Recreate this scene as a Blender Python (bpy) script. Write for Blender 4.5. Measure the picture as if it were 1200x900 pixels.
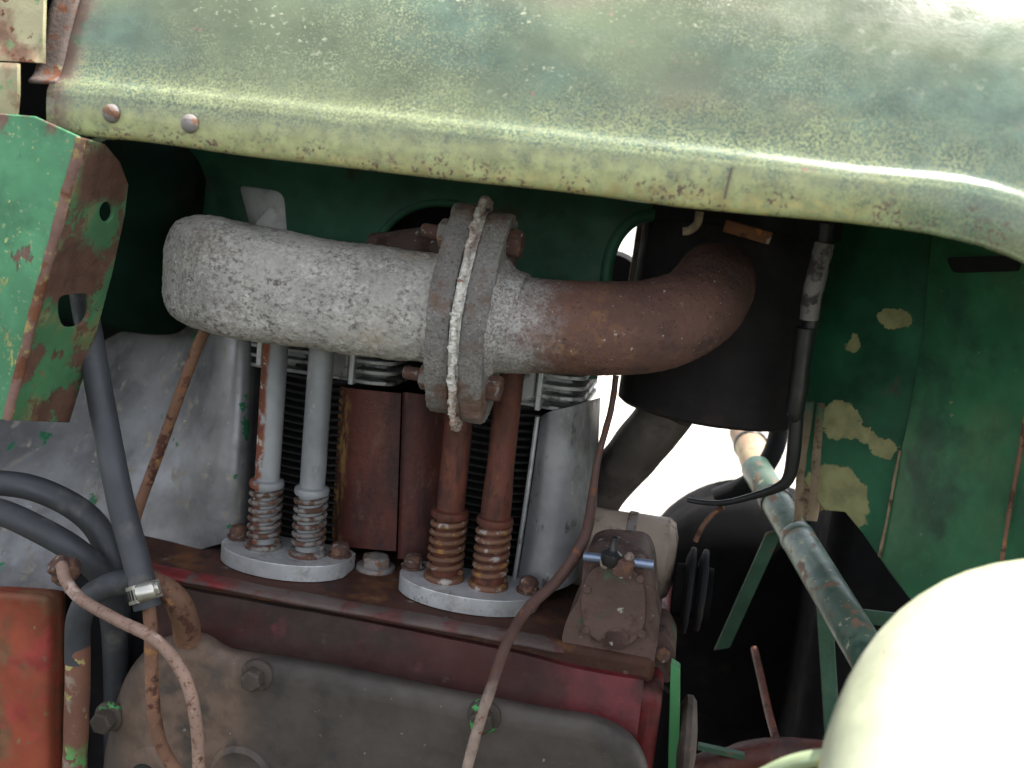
import bpy, bmesh, math, random
from mathutils import Vector, Matrix, noise
from mathutils.geometry import delaunay_2d_cdt
random.seed(7)
for o in list(bpy.data.objects): bpy.data.objects.remove(o)
SC = bpy.context.scene
COL = SC.collection

# ------------------------------------------------------------------ camera
FPX = 1100.0
Zc = Vector((686, 6550, 1100)).normalized()
Xc = Vector((6100, -910, 1100)); Xc = (Xc - Zc * Xc.dot(Zc)).normalized()
Yc = Zc.cross(Xc)
ROT = Matrix((Xc, Yc, Zc))                # camera axes -> world (X along tractor, Y across it, Z up)
CAM = Vector((0, -.65, 1.2))
cd = bpy.data.cameras.new('camera'); cam = bpy.data.objects.new('camera', cd); COL.objects.link(cam)
cam.matrix_world = Matrix.Translation(CAM) @ ROT.to_4x4()
cd.sensor_width = 36; cd.lens = 36 * FPX / 1200; cd.clip_start = .02; cd.clip_end = 2000
cd.dof.use_dof = True; cd.dof.focus_distance = .70; cd.dof.aperture_fstop = 6.3
SC.camera = cam

# ------------------------------------------------------------------ light
SUN_EL, SUN_AZ = math.radians(70), math.radians(62)     # azimuth from +Y (behind the tractor) towards +X
w = bpy.data.worlds.new('World'); SC.world = w; w.use_nodes = True
nt = w.node_tree; nt.nodes.clear()
sky = nt.nodes.new('ShaderNodeTexSky'); sky.sky_type = 'NISHITA'; sky.sun_disc = False
sky.sun_elevation = SUN_EL; sky.sun_rotation = SUN_AZ; sky.air_density = 1.0; sky.dust_density = 1.0; sky.ozone_density = .6
bg = nt.nodes.new('ShaderNodeBackground'); bg.inputs[1].default_value = .15
wo = nt.nodes.new('ShaderNodeOutputWorld')
hz = nt.nodes.new('ShaderNodeHueSaturation'); hz.inputs['Saturation'].default_value = .26   # pale hazy summer sky
nt.links.new(sky.outputs[0], hz.inputs['Color']); nt.links.new(hz.outputs[0], bg.inputs[0]); nt.links.new(bg.outputs[0], wo.inputs[0])
sd = bpy.data.lights.new('sun', 'SUN'); sd.energy = 3.2; sd.angle = math.radians(.6); sd.color = (1, .95, .86)
sun = bpy.data.objects.new('sun', sd); COL.objects.link(sun)
sdir = Vector((math.sin(SUN_AZ) * math.cos(SUN_EL), math.cos(SUN_AZ) * math.cos(SUN_EL), math.sin(SUN_EL)))
sun.rotation_euler = sdir.to_track_quat('Z', 'Y').to_euler(); sun.location = (0, 0, 6)
vs = SC.view_settings; vs.view_transform = 'Standard'; vs.look = 'None'; vs.gamma = 1; vs.exposure = 1.62
vs.use_curve_mapping = False

# ------------------------------------------------------------------ geometry helpers
def P(px, py, Y=0.0):
    d = ROT @ Vector(((px - 600) / FPX, (450 - py) / FPX, -1))
    return CAM + d * ((Y - CAM.y) / d.y)
def PPl(px, py, p0, n):
    d = ROT @ Vector(((px - 600) / FPX, (450 - py) / FPX, -1))
    return CAM + d * ((p0 - CAM).dot(n) / d.dot(n))
def PZ(px, py, z):
    return PPl(px, py, Vector((0, 0, z)), Vector((0, 0, 1)))

def catmull(pts, sub, closed=False):
    n = len(pts); out = []
    if n < 3 and not closed:
        return [pts[0].lerp(pts[1], i / sub) for i in range(sub + 1)]
    rng = n if closed else n - 1
    for i in range(rng):
        if closed:
            a, b, c, d = pts[(i-1) % n], pts[i], pts[(i+1) % n], pts[(i+2) % n]
        else:
            b, c = pts[i], pts[i+1]
            a = pts[i-1] if i else b + (b - c)
            d = pts[i+2] if i + 2 < n else c + (c - b)
        for k in range(sub):
            t = k / sub
            out.append(.5 * ((2*b) + (c-a)*t + (2*a-5*b+4*c-d)*t*t + (3*b-a-3*c+d)*t*t*t))
    if not closed: out.append(pts[-1].copy())
    return out

class MB:
    def __init__(s): s.v = []; s.f = []
    def add(s, v, f):
        k = len(s.v); s.v += [Vector(p) for p in v]; s.f += [tuple(i + k for i in q) for q in f]; return s
    def sweep(s, pts, rad, n=20, sub=6, closed=False, caps=True, lump=0, lsc=30, ref=None, sup=None):
        pts = [Vector(p) for p in pts]
        m = len(pts)
        rr = [rad] * m if not isinstance(rad, (list,)) else rad
        rr = [Vector((r[0], r[1], 0)) if isinstance(r, tuple) else Vector((r, r, 0)) for r in rr]
        c = catmull(pts, sub, closed); R = catmull(rr, sub, closed)
        N = len(c)
        tans = []
        for i in range(N):
            a = c[(i-1) % N] if (closed or i) else c[0]
            b = c[(i+1) % N] if (closed or i < N-1) else c[-1]
            tans.append((b - a).normalized())
        t0 = tans[0]; ref = Vector(ref) if ref else (Vector((0,0,1)) if abs(t0.z) < .9 else Vector((0,1,0)))
        u = (ref - t0 * ref.dot(t0)).normalized()
        V = []; Fs = []
        for i in range(N):
            t = tans[i]; u = (u - t * u.dot(t)).normalized(); q = t.cross(u)
            for k in range(n):
                a = 2 * math.pi * k / n
                ca, sa = math.cos(a), math.sin(a)
                if sup:
                    ex = 2/interp(sup, i/(N-1)); ca = math.copysign(abs(ca)**ex, ca); sa = math.copysign(abs(sa)**ex, sa)
                d = u * (ca * R[i].x) + q * (sa * R[i].y)
                p = c[i] + d
                if lump: p = p + d.normalized() * lump * noise.noise(p * lsc)
                V.append(p)
        rings = N if closed else N - 1
        for i in range(rings):
            for k in range(n):
                j = (i + 1) % N; k2 = (k + 1) % n
                Fs.append((i*n+k, j*n+k, j*n+k2, i*n+k2))
        if caps and not closed:
            Fs.append(tuple(range(n))); Fs.append(tuple(range((N-1)*n, N*n))[::-1])
        return s.add(V, Fs)
    def lathe(s, base, axis, prof, n=24, ref=None, a0=0):
        """prof: list of (radius, height along axis)"""
        base = Vector(base); axis = Vector(axis).normalized()
        r0 = Vector(ref) if ref else (Vector((0,0,1)) if abs(axis.z) < .9 else Vector((0,1,0)))
        u = (r0 - axis * r0.dot(axis)).normalized(); q = axis.cross(u)
        V = []; Fs = []
        for r, h in prof:
            for k in range(n):
                a = a0 + 2*math.pi*k/n
                V.append(base + axis*h + u*(math.cos(a)*r) + q*(math.sin(a)*r))
        for i in range(len(prof)-1):
            for k in range(n):
                k2 = (k+1) % n
                Fs.append((i*n+k, i*n+k2, (i+1)*n+k2, (i+1)*n+k))
        Fs.append(tuple(range(n))[::-1]); Fs.append(tuple(range((len(prof)-1)*n, len(prof)*n)))
        return s.add(V, Fs)
    def obox(s, c, a, b, d):
        c, a, b, d = map(Vector, (c, a, b, d))
        V = [c + a*i + b*j + d*k for i in (-1,1) for j in (-1,1) for k in (-1,1)]
        return s.add(V, [(0,1,3,2),(4,6,7,5),(0,4,5,1),(2,3,7,6),(0,2,6,4),(1,5,7,3)])
    def box(s, x0, x1, y0, y1, z0, z1):
        return s.obox(((x0+x1)/2,(y0+y1)/2,(z0+z1)/2), ((x1-x0)/2,0,0), (0,(y1-y0)/2,0), (0,0,(z1-z0)/2))
    def plate(s, outer, holes, th):
        """outer/holes: lists of coplanar 3D points; th: extrusion vector"""
        th = Vector(th); outer = [Vector(p) for p in outer]
        o = outer[0]
        n = th.normalized()
        u = (outer[1]-o); u = (u - n*u.dot(n)).normalized(); q = n.cross(u)
        loops = [outer] + [[Vector(p) for p in h] for h in holes]
        co = []; fl = []
        for L in loops:
            k = len(co); co += [Vector(((p-o).dot(u), (p-o).dot(q))) for p in L]
            fl.append(list(range(k, k+len(L))))
        vo, ed, fo, ov, oe, of = delaunay_2d_cdt(co, [], fl, 2 if holes else 1, 1e-7)
        hgt = (sum((p - o).dot(n) for p in outer) / len(outer))
        base = [o + u*v.x + q*v.y + n*hgt for v in vo]; m = len(base)
        V = base + [p + th for p in base]; Fs = []
        edges = {}
        for f in fo:
            a = vo[f[0]]; b = vo[f[1]]; c = vo[f[2]]
            f = list(f)
            if (b-a).cross(c-a) < 0: f = f[::-1]
            Fs.append(tuple(i + m for i in f)); Fs.append(tuple(f[::-1]))
            for i in range(len(f)):
                e = (f[i], f[(i+1) % len(f)]); edges[e] = 1
        for (a, b) in edges:
            if (b, a) not in edges: Fs.append((a, b, b+m, a+m))
        return s.add(V, Fs)
    def patch(s, rows, sub=8, th=None):
        """rows of control points -> smooth sheet, th: thickness offset vector"""
        rr = [catmull([Vector(p) for p in r], sub) for r in rows]
        cols = list(zip(*rr)); g = [catmull(list(c), sub) for c in cols]
        nx = len(g); ny = len(g[0]); V = [p for c in g for p in c]; Fs = []
        for i in range(nx-1):
            for j in range(ny-1): Fs.append((i*ny+j, i*ny+j+1, (i+1)*ny+j+1, (i+1)*ny+j))
        if th is not None:
            th = Vector(th); m = len(V); V = V + [p + th for p in V]
            Fs += [tuple(i+m for i in f[::-1]) for f in Fs]
            bd = [i*ny for i in range(nx)] + [(nx-1)*ny+j for j in range(1, ny)] + [i*ny+ny-1 for i in range(nx-2,-1,-1)] + [j for j in range(ny-2,0,-1)]
            for k in range(len(bd)):
                a, b = bd[k], bd[(k+1) % len(bd)]; Fs.append((a, b, b+m, a+m))
        return s.add(V, Fs)
    def jitter(s, amp, sc):
        s.v = [p + noise.noise_vector(p*sc) * amp for p in s.v]; return s
    def build(s, name, mat, parent=None, smooth=38, bevel=0, segs=2, rec=True, subsurf=0):
        loc = Vector((0,0,0))
        if parent:
            loc = parent.location.copy()
            if parent.parent: loc = loc + parent.parent.location
        else:
            xs = [p.x for p in s.v]; ys = [p.y for p in s.v]; zs = [p.z for p in s.v]
            loc = Vector(((min(xs)+max(xs))/2, (min(ys)+max(ys))/2, min(zs)))
        me = bpy.data.meshes.new(name); me.from_pydata([tuple(p-loc) for p in s.v], [], s.f)
        me.validate()
        if rec:
            bm = bmesh.new(); bm.from_mesh(me); bmesh.ops.recalc_face_normals(bm, faces=bm.faces); bm.to_mesh(me); bm.free()
        if smooth:
            me.polygons.foreach_set('use_smooth', [True]*len(me.polygons)); me.set_sharp_from_angle(angle=math.radians(smooth))
        me.materials.append(M[mat] if isinstance(mat, str) else mat)
        o = bpy.data.objects.new(name, me); COL.objects.link(o)
        if parent: o.parent = parent
        else: o.location = loc
        if bevel:
            b = o.modifiers.new('bevel', 'BEVEL'); b.width = bevel; b.segments = segs; b.limit_method = 'ANGLE'; b.angle_limit = math.radians(35); b.harden_normals = False
        if subsurf:
            b = o.modifiers.new('sub', 'SUBSURF'); b.levels = b.render_levels = subsurf
        return o
def tag(o, label, cat, group=None, kind=None):
    o['label'] = label; o['category'] = cat
    if group: o['group'] = group
    if kind: o['kind'] = kind
    return o
def thing(name, label, cat, loc, group=None):
    o = bpy.data.objects.new(name, None); COL.objects.link(o); o.location = Vector(loc); o.empty_display_size = .02
    return tag(o, label, cat, group)
def roundpoly(pts, r, k=5):
    """pts 2D tuples, r radius (scalar or list) -> list with rounded corners"""
    out = []; n = len(pts)
    for i, p in enumerate(pts):
        ri = r[i] if isinstance(r, (list, tuple)) else r
        p = Vector(p); a = Vector(pts[i-1]); b = Vector(pts[(i+1) % n])
        if ri <= 0: out.append(tuple(p)); continue
        da = min(ri, (a-p).length*.49); db = min(ri, (b-p).length*.49)
        A = p + (a-p).normalized()*da; B = p + (b-p).normalized()*db
        for j in range(k+1):
            t = j/k; out.append(tuple(A*(1-t)**2 + p*2*t*(1-t) + B*t*t))
    return out
def circ(cx, cy, rx, ry, n=28, a0=0):
    return [(cx + rx*math.cos(a0+2*math.pi*i/n), cy + ry*math.sin(a0+2*math.pi*i/n)) for i in range(n)]
def interp(tab, x):
    if x <= tab[0][0]: (a, b), (c, d) = tab[0], tab[1]; return b + (d-b)*(x-a)/(c-a)
    for (a, b), (c, d) in zip(tab, tab[1:]):
        if x <= c: return b + (d-b)*(x-a)/(c-a)
    (a, b), (c, d) = tab[-2], tab[-1]; return b + (d-b)*(x-a)/(c-a)

# ------------------------------------------------------------------ materials
M = {}
def mat(name, base, layers=(), rough=.6, metal=0, bump=0, bscale=200, bdetail=4, bdist=.002, spec=.28, coat=0, bump2=None):
    """layers: (colour, [masks], rough or None, metal or None); masks:
       ('n', scale, lo, hi, detail, stretch)  noise threshold
       ('b', centre, radii, soft, distort, dscale)  blotch at a place
       ('a', axis, from, to, distort, dscale)  ramp along an axis"""
    m = bpy.data.materials.new(name); m.use_nodes = True; t = m.node_tree; N = t.nodes; L = t.links; N.clear()
    out = N.new('ShaderNodeOutputMaterial'); bs = N.new('ShaderNodeBsdfPrincipled'); L.new(bs.outputs[0], out.inputs[0])
    geo = N.new('ShaderNodeNewGeometry'); pos = geo.outputs['Position']
    rs = [random.uniform(-5, 5) for _ in range(3)]
    def mapped(sc, st=(1,1,1)):
        mp = N.new('ShaderNodeMapping'); mp.inputs['Scale'].default_value = [sc*q for q in st]
        mp.inputs['Location'].default_value = [random.uniform(-9, 9) for _ in range(3)]
        L.new(pos, mp.inputs[0]); return mp.outputs[0]
    def noi(sc, det=4, st=(1,1,1), rg=.6):
        n = N.new('ShaderNodeTexNoise'); n.inputs['Scale'].default_value = 1; n.inputs['Detail'].default_value = det; n.inputs['Roughness'].default_value = rg if det < 7 else .74
        L.new(mapped(sc, st), n.inputs['Vector']); return n
    def rng(v, lo, hi):
        r = N.new('ShaderNodeMapRange'); r.interpolation_type = 'SMOOTHSTEP'
        r.inputs[1].default_value = lo; r.inputs[2].default_value = hi; L.new(v, r.inputs[0]); return r.outputs[0]
    def math_(op, a, b):
        k = N.new('ShaderNodeMath'); k.operation = op
        for i, q in enumerate((a, b)):
            if isinstance(q, (int, float)): k.inputs[i].default_value = q
            else: L.new(q, k.inputs[i])
        return k.outputs[0]
    def mask(q):
        if q[0] == 'n': return rng(noi(q[1], q[4] if len(q) > 4 else 5, q[5] if len(q) > 5 else (1,1,1)).outputs[0], q[2], q[3])
        if q[0] == 'b':
            n = noi(q[5], 3); v = N.new('ShaderNodeVectorMath'); v.operation = 'SUBTRACT'; L.new(n.outputs['Color'], v.inputs[0]); v.inputs[1].default_value = (.5,.5,.5)
            s = N.new('ShaderNodeVectorMath'); s.operation = 'SCALE'; L.new(v.outputs[0], s.inputs[0]); s.inputs['Scale'].default_value = q[4]
            a = N.new('ShaderNodeVectorMath'); a.operation = 'ADD'; L.new(pos, a.inputs[0]); L.new(s.outputs[0], a.inputs[1])
            b = N.new('ShaderNodeVectorMath'); b.operation = 'SUBTRACT'; L.new(a.outputs[0], b.inputs[0]); b.inputs[1].default_value = q[1]
            c = N.new('ShaderNodeVectorMath'); c.operation = 'DIVIDE'; L.new(b.outputs[0], c.inputs[0]); c.inputs[1].default_value = q[2]
            l = N.new('ShaderNodeVectorMath'); l.operation = 'LENGTH'; L.new(c.outputs[0], l.inputs[0])
            return rng(l.outputs['Value'], 1 + q[3], 1 - q[3])
        if q[0] == 'a':
            sp = N.new('ShaderNodeSeparateXYZ'); L.new(pos, sp.inputs[0])
            n = noi(q[5], 4).outputs[0]
            v = math_('ADD', sp.outputs[q[1]], math_('MULTIPLY', math_('SUBTRACT', n, .5), q[4]))
            return rng(v, q[2], q[3])
    def union(qs):
        r = None
        for q in qs:
            v = mask(q); r = v if r is None else math_('MAXIMUM', r, v)
        return r
    def mixc(a, b, f):
        x = N.new('ShaderNodeMix'); x.data_type = 'RGBA'; L.new(f, x.inputs[0])
        if isinstance(a, tuple): x.inputs[6].default_value = a + (1,)
        else: L.new(a, x.inputs[6])
        if isinstance(b, tuple): x.inputs[7].default_value = b + (1,)
        else: L.new(b, x.inputs[7])
        return x.outputs[2]
    def mixf(a, b, f):
        x = N.new('ShaderNodeMix'); L.new(f, x.inputs[0])
        for i, q in ((2, a), (3, b)):
            if isinstance(q, (int, float)): x.inputs[i].default_value = q
            else: L.new(q, x.inputs[i])
        return x.outputs[0]
    # small overall tone variation
    v1 = noi(14, 4).outputs[0]
    d = tuple(c*.72 for c in base); e = tuple(min(1, c*1.22) for c in base)
    col = mixc(d, e, rng(v1, .3, .7))
    ro = mixf(max(.05, rough-.1), min(1, rough+.1), rng(noi(45, 4).outputs[0], .3, .7)); me = metal
    hgt = None
    for lay in layers:
        c, ms = lay[0], lay[1]; r = lay[2] if len(lay) > 2 else None; mt = lay[3] if len(lay) > 3 else None
        hg = lay[4] if len(lay) > 4 else 0
        f = None
        for q in ms:
            val = union(q) if isinstance(q, list) else mask(q)
            f = val if f is None else math_('MULTIPLY', f, val)
        c2 = mixc(tuple(k*.75 for k in c), tuple(min(1, k*1.2) for k in c), rng(noi(60, 4).outputs[0], .3, .7))
        col = mixc(col, c2, f)
        if r is not None: ro = mixf(ro, r, f)
        if mt is not None: me = mixf(me, mt, f)
        if hg:
            k = math_('MULTIPLY', f, hg); hgt = k if hgt is None else math_('ADD', hgt, k)
    L.new(col, bs.inputs['Base Color']); L.new(ro, bs.inputs['Roughness'])
    if isinstance(me, (int, float)): bs.inputs['Metallic'].default_value = me
    else: L.new(me, bs.inputs['Metallic'])
    bs.inputs['Specular IOR Level'].default_value = spec; bs.inputs['Coat Weight'].default_value = coat
    if bump or hgt is not None:
        h = math_('MULTIPLY', noi(bscale, bdetail).outputs[0], bump)
        if bump2: h = math_('ADD', h, math_('MULTIPLY', noi(bump2[0], 3).outputs[0], bump2[1]))
        if hgt is not None: h = math_('ADD', h, hgt)
        b = N.new('ShaderNodeBump'); b.inputs['Strength'].default_value = 1; b.inputs['Distance'].default_value = bdist
        L.new(h, b.inputs['Height']); L.new(b.outputs[0], bs.inputs['Normal'])
    M[name] = m; return m

RUST = (.16, .065, .035); RUSTD = (.075, .032, .022); RUSTO = (.30, .12, .04)
hb0 = P(60, 125, -.1); 
mat('hood_paint', (.125, .155, .088), [
    ((.095, .150, .108), [('n', 8, .46, .66, 3, (.5,1,1))], None),
    ((.160, .130, .088), [('n', 9, .48, .68, 4, (.4,1,1))], .38),
    ((.25, .28, .155), [('n', 700, .50, .60, 5), ('n', 16, .38, .62, 6, (.6,1,1)), [('a', 0, .16, -.06, .2, 14)]], .34),
    ((.40, .42, .28), [('n', 380, .60, .66, 6, (.7,1,1)), ('n', 22, .46, .60, 5, (.5,1,1)), [('a', 0, .12, -.10, .25, 14)]], .5),
    ((.26, .29, .145), [('n', 620, .44, .58, 6), [('a', 2, 1.292, 1.264, .035, 40)], [('a', 0, .22, .05, .2, 14)]], .30),
    ((.35, .37, .17), [('n', 110, .30, .56, 8), [('a', 2, 1.252, 1.240, .014, 60)], [('a', 0, .15, .03, .12, 20)]], .5),
    ((.17, .20, .13), [('n', 60, .54, .68, 8), ('n', 300, .40, .55, 4), [('a', 2, 1.222, 1.246, .01, 60)]], .5),
    ((.37, .33, .14), [('n', 160, .40, .62, 6), [('a', 2, 1.236, 1.227, .008, 90)], [('a', 0, .12, .05, .06, 20)]], .6),
    ((.13, .085, .065), [('n', 380, .53, .58, 5), ('n', 45, .44, .56, 4), [('a', 2, 1.243, 1.229, .02, 60)]], .85),
    ((.16, .11, .085), [('n', 60, .64, .70, 7), ('n', 500, .42, .55, 3)], .7),
    ((.32, .16, .13), [('n', 55, .68, .74, 5), ('n', 600, .42, .52, 3)], .6),
    ((.17, .10, .08), [('a', 0, -.395, -.418, .012, 60), ('n', 70, .35, .55, 5)], .8),
    ], rough=.30, bump=.22, bscale=420, bdist=.0006, spec=.5, coat=.25)
mat('rusty_edge', (.15, .115, .10), [((.24, .21, .12), [('n', 70, .58, .68, 7)], .7), (RUST, [('n', 120, .55, .62, 5)], .9)], rough=.7, bump=.5, bscale=300, bdist=.001)
mat('cowl_paint', (.36, .33, .20), [((.26, .15, .10), [('n', 35, .45, .62, 5)], .8), ((.20, .30, .14), [('n', 50, .56, .64, 5)], .6), (RUST, [('n', 120, .60, .64, 4)], .9)], rough=.55, bump=.4, bscale=250, bdist=.001)
bk = P(80, 340, -.08); 
mat('bracket_paint', (.085, .27, .135), [
    ((.06, .19, .095), [('n', 25, .5, .7, 5)], None),
    ((.30, .38, .20), [('n', 300, .60, .66, 4), ('n', 20, .4, .6, 3)], .6),
    ((.44, .50, .20), [('n', 150, .66, .70, 4)], .6),
    ((.36, .33, .12), [('n', 24, .555, .59, 8, (1.2,1.2,.6))], .8),
    ((.17, .10, .08), [('n', 24, .585, .61, 8, (1.2,1.2,.6))], .85, None, -.4),
    ((.17, .10, .08), [('a', 2, 1.222, 1.236, .03, 40), ('n', 40, .45, .5, 6)], .85),
    ], rough=.45, bump=.2, bscale=250, bdist=.001)
def bracket_flange_mat(c1, c2):
    return mat('bracket_flange_paint', (.07, .20, .09), [
        ((.20, .19, .09), [('n', 24, .48, .66, 5)], .7),
        ((.13, .07, .048), [('n', 26, .49, .55, 7)], .85, None, -.3),
        ((.115, .062, .044), [[('b', c1, (.03,.03,.022), .25, .03, 40), ('b', c2, (.03,.03,.022), .25, .03, 40)]], .85),
        ((.24, .13, .06), [('n', 150, .58, .68, 7), ('n', 25, .42, .6, 4)], .9),
    ], rough=.5, bump=.4, bscale=300, bdist=.001)
mat('bracket_edge_rust', (.20, .12, .095), [((.32, .24, .10), [('n', 90, .55, .62, 5)], .8), (RUST, [('n', 50, .5, .6, 5)], .9)], rough=.8, bump=.6, bscale=300, bdist=.0012)
mat('cast_iron', (.40, .385, .36), [
    ((.60, .58, .545), [('n', 430, .40, .62, 9, (.8,1,1)), ('n', 40, .25, .6, 6)], .85),
    ((.17, .155, .148), [('n', 300, .47, .62, 9, (.8,1,1)), ('n', 34, .30, .58, 6)], .9),
    ((.45, .37, .28), [('n', 16, .50, .70, 5), ('n', 300, .38, .62, 8)], .85),
    ((.13, .108, .104), [('n', 18, .52, .68, 8), ('n', 260, .38, .58, 8)], .9),
    ((.16, .10, .085), [('n', 40, .66, .74, 8), ('n', 300, .35, .55, 5)], .9),
    ], rough=.85, bump=1.0, bscale=340, bdetail=9, bdist=.0022, spec=.25, bump2=(110, .4))
mat('cast_flange', (.24, .228, .215), [
    ((.44, .42, .40), [('n', 560, .54, .66, 7)], .9),
    ((.10, .09, .085), [('n', 480, .54, .64, 7)], .9),
    ((.19, .12, .09), [('n', 26, .52, .68, 5)], .9),
    ], rough=.88, bump=1.0, bscale=460, bdetail=7, bdist=.0026, spec=.25, bump2=(120, .7))
xe = P(640, 380, 0).x
mat('elbow_rust', (.125, .062, .049), [
    ((.070, .040, .037), [('n', 40, .46, .70, 7)], .75),
    ((.185, .098, .055), [('n', 150, .56, .70, 8), ('n', 26, .42, .62, 4)], .9),
    ((.22, .115, .055), [('n', 170, .46, .66, 8), ('b', (xe+.028, -.02, 1.133), (.03, .08, .03), .8, .05, 50)], .9),
    ((.42, .38, .36), [('n', 320, .66, .72, 3)], .9),
    ((.05, .03, .028), [('n', 340, .58, .64, 7)], .9),
    ((.30, .285, .275), [('a', 0, xe+.022, xe-.016, .08, 60), ('n', 420, .36, .66, 7)], .9),
    ((.48, .47, .455), [('a', 0, xe+.010, xe-.026, .07, 70), ('n', 520, .36, .62, 7)], .9),
    ((.15, .135, .13), [('a', 0, xe-.004, xe-.03, .05, 40), ('n', 380, .52, .66, 7)], .9),
    ], rough=.62, bump=.9, bscale=420, bdetail=7, bdist=.0017, spec=.35, bump2=(130, .6))
mat('gasket_fibre', (.72, .70, .65), [
    ((.38, .26, .20), [('a', 2, 1.095, 1.075, .03, 80), ('n', 90, .3, .55, 4)], .95),
    ((.45, .33, .30), [('a', 2, 1.165, 1.185, .02, 80), ('n', 90, .3, .55, 4)], .95),
    ((.28, .17, .12), [('n', 160, .60, .66, 4)], .95), ((.45, .43, .40), [('n', 300, .48, .6, 7)], .95)], rough=.95, bump=1, bscale=500, bdist=.002, spec=.1)
mat('rusty_steel', RUST, [(RUSTD, [('n', 60, .48, .6, 5)], .9), (RUSTO, [('n', 110, .58, .66, 5)], .9), ((.25, .22, .2), [('n', 90, .64, .70, 4)], .6)], rough=.75, bump=.7, bscale=300, bdist=.0012)
mat('rust_bolt', (.085, .047, .038), [((.14, .072, .045), [('n', 140, .5, .62, 5)], .9), ((.22, .2, .19), [('n', 200, .58, .66, 5)], .8)], rough=.8, bump=.8, bscale=350, bdist=.0012)
mat('grey_bolt', (.24, .22, .21), [((.2, .11, .07), [('n', 120, .52, .62, 5)], .85)], rough=.7, bump=.8, bscale=350, bdist=.001, metal=.3)
mat('dark_bolt', (.055, .043, .037), [((.10, .07, .05), [('n', 160, .52, .64, 5)], .8)], rough=.6, bump=.6, bscale=300, bdist=.001)
mat('green_tipped_bolt', (.06, .048, .04), [((.06, .32, .09), [('n', 70, .56, .60, 4)], .5)], rough=.6, bump=.5, bscale=300, bdist=.001)
mat('shroud_shade_green', (.026, .110, .064), [((.019, .072, .044), [('n', 10, .45, .65, 4)], None), ((.05, .05, .03), [('n', 14, .58, .7, 4)], .8), ((.10, .055, .035), [('n', 60, .68, .72, 5)], .9)], rough=.5, bump=.2, bscale=150, bdist=.001)  # same green as the bracket, darkened to carry its shade
mat('fan_shade_green', (.007, .020, .014), [((.02, .022, .014), [('n', 14, .5, .68, 5)], .9)], rough=1, spec=.03)  # green cut to near black, deep shade is in the colour
mat('shade_black', (.006, .006, .007), [((.014, .012, .011), [('n', 20, .55, .7, 5)], .95)], rough=.9, spec=.12)  # near-black that puts deep shade into the colour
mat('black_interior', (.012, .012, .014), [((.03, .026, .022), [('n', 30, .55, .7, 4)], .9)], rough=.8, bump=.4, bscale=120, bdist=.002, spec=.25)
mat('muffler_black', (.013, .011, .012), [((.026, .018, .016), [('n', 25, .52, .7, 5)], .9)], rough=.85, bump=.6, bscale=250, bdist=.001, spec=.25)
mat('rubber', (.040, .043, .050), [((.10, .095, .09), [('n', 40, .55, .75, 5)], .8)], rough=.55, bump=.3, bscale=400, bdist=.0005, spec=.4)
mat('black_cable', (.012, .012, .013), [((.08, .075, .07), [('n', 60, .6, .7, 4)], .7)], rough=.42, spec=.5)
mat('worn_cable', (.13, .12, .115), [((.04, .036, .035), [('n', 60, .5, .6, 4)], .7)], rough=.55, bump=.5, bscale=200)
mat('silver_paint', (.20, .20, .205), [
    ((.13, .13, .135), [('n', 14, .45, .65, 5)], .5),
    ((.24, .22, .19), [('n', 60, .56, .66, 6)], .7, 0),
    ((.02, .13, .06), [('n', 38, .65, .67, 5)], .5, 0),
    ((.42, .42, .44), [('n', 150, .68, .74, 5)], .6)], rough=.42, metal=.35, bump=.25, bscale=120, bdist=.001)
mat('silver_plate', (.22, .222, .23), [((.17, .165, .165), [('n', 26, .46, .66, 7, (1,1,.5))], .6), ((.07, .065, .06), [('n', 60, .58, .68, 8, (1,1,.5))], .8), ((.42, .42, .43), [('n', 70, .62, .72, 8, (1,1,.4))], .5)], rough=.45, metal=.35, bump=.3, bscale=180, bdist=.001)
mat('bright_alloy', (.50, .51, .525), [((.34, .335, .33), [('n', 40, .46, .66, 7)], .5), ((.16, .11, .08), [('n', 50, .60, .70, 8)], .8), ((.2, .17, .15), [('n', 150, .66, .72, 5)], .8)], rough=.38, metal=.45, bump=.3, bscale=220, bdist=.0008)
mat('alloy_head', (.32, .32, .32), [((.08, .075, .07), [('n', 60, .52, .64, 6)], .8), ((.5, .5, .5), [('n', 90, .62, .7, 5)], .5)], rough=.5, metal=.4, bump=.5, bscale=200, bdist=.001)
mat('finned_black', (.010, .010, .010), [((.028, .025, .022), [('n', 60, .55, .7, 4)], .8)], rough=.7, spec=.3)
mat('grey_tube', (.24, .25, .26), [((.16, .17, .18), [('n', 30, .5, .65, 5, (1,1,.3))], .5), ((.30, .29, .27), [('n', 120, .6, .7, 5)], .6)], rough=.48, metal=.25, bump=.25, bscale=200, bdist=.0008)
mat('grey_tube_rusted', (.24, .25, .26), [
    ((.17, .06, .035), [('a', 0, -.3225, -.3262, .007, 45), ('n', 70, .36, .46, 5)], .85),
    ((.42, .38, .33), [('a', 0, -.324, -.328, .004, 60), ('n', 90, .58, .62, 4)], .7)], rough=.48, metal=.2, bump=.3, bscale=200, bdist=.0008)
mat('rust_tube', (.105, .033, .021), [((.045, .019, .015), [('n', 40, .46, .64, 7, (1,1,.4))], .7), ((.16, .075, .035), [('n', 80, .58, .70, 8, (1,1,.5))], .9), ((.17, .145, .135), [('n', 60, .64, .72, 8, (1,1,.4))], .55)], rough=.46, bump=.7, bscale=240, bdetail=7, bdist=.0012)
mat('spring_grey', (.21, .20, .19), [((.095, .05, .036), [('n', 140, .42, .56, 6)], .85)], rough=.55, metal=.3, bump=.4, bscale=300, bdist=.0006)
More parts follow.
